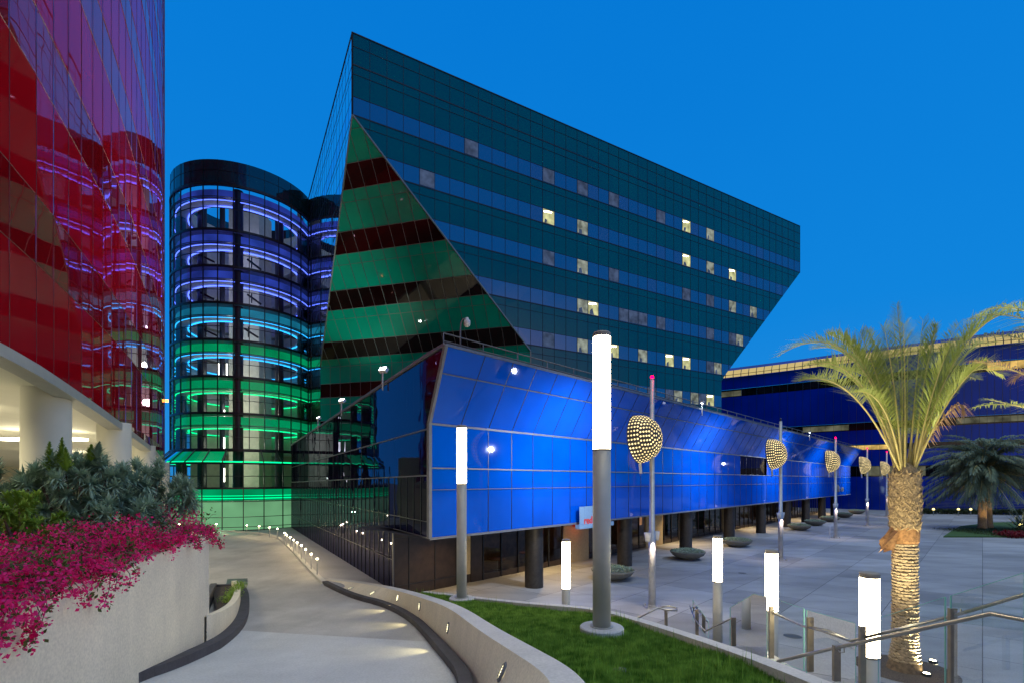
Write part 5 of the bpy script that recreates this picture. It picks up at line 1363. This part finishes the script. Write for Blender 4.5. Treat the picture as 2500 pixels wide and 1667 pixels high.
# far canary palm
c3 = Vector((PX(2400, 60), 60, 0))
p3 = thing('palm_tree', 'dark bushy palm with drooping fronds and warm-lit stout trunks on the far grass island', 'palm', c3)
for dx, dy, r_ in ((-.1, 0, .42), (1.9, 1.2, .38)):
    mb = MB(); mb.tube([c3+Vector((dx,dy,0)), c3+Vector((dx,dy,.5)), c3+Vector((dx*.9,dy,3)), c3+Vector((dx*.6,dy*.5,6.8))], [r_*1.25, r_, r_, r_*1.1], 16); mb.build('trunk', M['fibre'], p3, smooth=True)
lf_, ra_ = [], MB(); top = c3+Vector((.4,.3,6.7))
for i in range(190):
    a = R.uniform(0, 2*PI); el = R.uniform(-.5, 1.5); Ln = R.uniform(4.6, 7.4); c_ = Vector((math.cos(a), math.sin(a), 0))
    ctl = top+c_*Ln*.5*math.cos(el)+Vector((0,0,Ln*.62*math.sin(el)+.6)); tip = top+c_*Ln*(.55+.42*math.cos(el))+Vector((0,0,Ln*.72*math.sin(el)-2.2*math.cos(el)+.8*R.random()-.4))
    frond(lf_, ra_, top, ctl, tip, n=50, ll=.8, w=.075, start=.12, droop=.5, lift=.1, r0=.05)
build_fronds('crown', lf_, ra_, M['frond_dk'], p3, M['rachis'])
for dx in (-1.5, .9, 2.8): light('SPOT', 'uplight_beam', c3+Vector((dx,-1.8,.2)), 230, (1,.62,.28), p3, c3+Vector((dx*.5,0,5)), .1, 80, .7)
# grass island and hedges
mb = MB(); pts = [(2303,1311),(2640,1311),(2660,1272),(2420,1276),(2345,1285),(2325,1296)]
gi = [CH*F/(y-1171) for x, y in pts]; poly = [Vector((PX(x, Y_), Y_, .12)) for (x, y), Y_ in zip(pts, gi)]
mb.face(poly); mb.face([Vector((p.x, p.y, -.02)) for p in poly])
for a, b in zip(poly, poly[1:]+poly[:1]): mb.face([a, b, Vector((b.x,b.y,-.02)), Vector((a.x,a.y,-.02))])
struct(mb.build('grass_island', M['turf']))
n = 9000; x_ = PX(2340, 56)+rng.random(n)*26; y_ = 51.5+rng.random(n)*8; 
V, Fq = leaf_cloud(np.c_[x_, y_, np.full(n, .12)], rand_dirs(n, .3), .16+.1*rng.random(n), np.full(n, .05), .1)
tag(npmesh('island_grass', V, Fq, M['hedge']), 'dark grass and ground cover on the far palm island', 'grass', kind='stuff')
n = 2500; V, Fq = leaf_cloud(np.c_[PX(2462, 51)+rng.random(n)*6, 50.6+rng.random(n)*2.2, .1+.5*rng.random(n)], rand_dirs(n), .16+.1*rng.random(n), np.full(n, .1), .1)
tag(npmesh('flower_bed', V, Fq, M['flower_red']), 'dark red flowers at the right end of the far island', 'flowers', kind='stuff')
n = 9000; s = rng.random(n); V, Fq = leaf_cloud(np.c_[PX(2205, 88)+s*34, 88-7*s+rng.random(n)*1.6, .1+.8*rng.random(n)], rand_dirs(n), .3+.2*rng.random(n), np.full(n, .12), .1)
tag(npmesh('low_hedge', V, Fq, M['hedge']), 'long low dark hedge before the louvred fence', 'hedge')
fx = thing('spiky_plant', 'pale spiky broad-leaved plant right of the warm-lit far trunks', 'plant', c3+Vector((4.4,-1,0)))
n = 150; dd = rand_dirs(n, .15); dd[:,2] += .3; dd /= np.linalg.norm(dd, axis=1, keepdims=True)
V, Fq = leaf_cloud(np.tile(np.array(fx.location), (n,1))+rng.normal(size=(n,3))*[.7,.4,.1], dd, 1.6+1.6*rng.random(n), np.full(n, .14), .1); npmesh('foliage', V, Fq, M['succulent'], fx)
for i, (px, lab) in enumerate(((2279, 'tiny garden light in the low hedge left of the far palm'), (2340, 'yellow-green garden light post in front of the low hedge'), (2370, 'tiny garden light in the low hedge beside the far palm trunk'))):
    p = Vector((PX(px, 84), 84, 0)); gt = thing('garden_light', lab, 'garden light', p)
    mb = MB(); mb.tube([(0,0,0),(0,0,.9)], .07, 6); mb.build('post', M['mull_grey'], gt, world=False)
    mb = MB(); mb.lathe([(.16,.9),(.2,1.1),(0,1.25)], (0,0,0), 10); mb.build('lens', emit('garden_lens', (1,.8,.3), 3), gt, world=False)

# ------------------------------------------------------------------ stairs, handrails and glass balustrade
def zst(y): return interp(y, [(0,3.5),(5,3.35),(8,2.4),(10,1.9),(12.2,1.9),(15.6,.15),(16,0)])
mb = MB(); y = 4.0; 
while y < 15.9:
    z_ = zst(y+.33); x0 = interp(y, ledge)+.26; x1 = 6.15
    mb.box((x0, y, -.05), (x1, y+.34, z_)); y += .34
struct(mb.build('stairs', M['plaza']))
def rail(pts): return [P(a, b, c) for a, b, c in pts]
def hr(name, lab, pts, posts, r=.024, group='steel stair handrails'):
    w_ = [P(*q_) for q_ in pts]; t = thing(name, lab, 'handrail', w_[0]); mb = MB(); mb.tube(w_, r, 10); mb.build('rail', M['steel'], t, smooth=True)
    for (px, py0, py1, Yp) in posts:
        mb = MB(); a = P(px, py0, Yp); b = P(px, py1, Yp); mb.bar(a, b, .055, .10); 
        mb.build('post', M['post'], t)
        mb = MB(); mb.tube([a+Vector((0,0,-.02)), a+Vector((.02,-.03,-.09)), a+Vector((.09,-.04,-.09)), a+Vector((.09,-.04,.0))], .011, 6); mb.build('bracket', M['steel'], t)
    return t
def z8(x, y): return (1600+x/2.613, 1150+y/2.613)
hr('handrail', 'thickest steel handrail in front, rising from the lawn edge to a bend at right', [(*z8(780,1212),8.2),(*z8(1140,1125),7.4),(*z8(1300,1093),7.0),(*z8(1700,1003),6.3),(*z8(2140,905),5.8),(*z8(2352,945),5.4),(*z8(2600,985),5.0)],
   [(*z8(1155,1108), z8(0,1335)[1], 7.38)], r=.029)
hr('handrail', 'upper steel handrail on the glass side of the stairs, rising to the right', [(*z8(1245,1080),8.7),(*z8(1700,970),7.7),(*z8(1900,920),7.2),(*z8(2352,785),6.4),(*z8(2650,700),6.0)],
   [(*z8(1320,985), z8(0,1380)[1], 8.5), (*z8(1895,872), z8(0,1380)[1], 7.2)], r=.026)
hr('handrail', 'lower steel handrail beyond the stairs with a peak left of the middle plaza lamp', [(*z8(1245,1080),8.8),(*z8(1060,1015),9.4),(*z8(940,985),10.0),(*z8(770,910),11.0),(*z8(617,860),12.2),(*z8(480,940),13.2),(*z8(320,1018),14.4)],
   [(*z8(740,858), z8(0,1190)[1], 11.1), (*z8(497,930), z8(0,1120)[1], 13.0), (*z8(985,930), z8(0,1275)[1], 9.8)], r=.024)
hr('handrail', 'short curved steel handrail farther down the steps with fanned glass', [(*z8(320,1018),14.4),(*z8(285,985),15.2),(*z8(255,945),16.0),(*z8(235,900),16.6),(*z8(222,855),17.0)], [(*z8(265,880), z8(0,1045)[1], 16.0)], r=.022)
hr('handrail', 'small steel handrail end with one post at the foot of the nearest shell lamp pole', [(1556,1508,17.2),(1607,1482,17.8),(1625,1488,17.6),(1652,1489,18.0),(1653,1483,18.6),(1632,1478,18.6),(1607,1482,18.6)], [(1626,1488,1530,17.8)], r=.035)
def glass(lab, quad, edge_px=None):
    pts = [P(*q_) for q_ in quad]
    a_ = pts[0]; b_ = max(pts, key=lambda p: abs(p.y-a_.y)+abs(p.x-a_.x)); h_ = Vector((b_.y-a_.y, -(b_.x-a_.x), 0))
    pts = [(lambda dd: Vector((0,0,CH))+dd*((a_-Vector((0,0,CH))).dot(h_)/dd.dot(h_)))(P(x_, y_, 10)-Vector((0,0,CH))) for x_, y_, _ in quad]
    t = thing('glass_panel', lab, 'glass panel', pts[0]); nn = (pts[1]-pts[0]).cross(pts[2]-pts[0]).normalized()*.012
    mb = MB(); mb.face(pts); mb.build('pane', M['rail_glass'], t)
    mb = MB()
    for a, b in zip(pts, pts[1:]+pts[:1]): mb.bar(a, b, .007, .007)
    mb.bar(pts[0], pts[-1], .016, .016); mb.build('edge', M['glass_edge'], t)
glass('large clear glass panel at the right end of the stair side', [(*z8(1885,792),7.2),(*z8(2352,645),6.3),(*z8(2352,1420),6.3),(*z8(1885,1420),7.2)])
glass('clear glass panel in front of the near palm trunk', [(*z8(1850,800),7.3),(*z8(1422,935),8.3),(*z8(1422,1420),8.3),(*z8(1850,1420),7.3)])
glass('clear glass panel left of the nearest plaza lamp', [(*z8(965,882),9.9),(*z8(1278,968),8.7),(*z8(1278,1420),8.7),(*z8(965,1290),9.9)])
glass('clear glass panel between the middle plaza lamp and a steel post', [(*z8(948,875),10.0),(*z8(722,800),11.2),(*z8(722,1190),11.2),(*z8(948,1270),10.0)])
glass('peaked clear glass panel left of the middle plaza lamp', [(*z8(477,868),13.2),(*z8(628,780),12.2),(*z8(712,800),11.3),(*z8(712,1185),11.3),(*z8(477,1110),13.2)])
glass('narrow fanned glass pane at the foot of the steps', [(*z8(240,820),17.0),(*z8(338,955),15.0),(*z8(338,1060),15.0),(*z8(240,950),17.0)])

for (px, py, r_, lab) in ((1935, 1552, .32, 'small round dark drain cover in the paving beyond the stair glass'), (1812, 1398, .25, 'small round metal cover in the paving near the glowing lamp beyond the stairs')):
    Yd_ = CH*F/(py-1171); mb = MB(); mb.lathe([(r_,.006),(r_-.03,.01),(0,.01)], (PX(px, Yd_), Yd_, 0), 24); tag(mb.build('drain_cover', M['bowl_dark']), lab, 'drain cover')
# small lawn sprinkler cap
p = solve(1516, 1640, zl); mb = MB(); mb.lathe([(.1,-.03),(.1,.035),(.07,.05),(0,.052)], (p.x, p.y, p.z), 16); tag(mb.build('lawn_light', M['bowl_dark']), 'small round dark fitting set in the grass near the bottom edge', 'fitting')
# no separate fill light on the green tower front
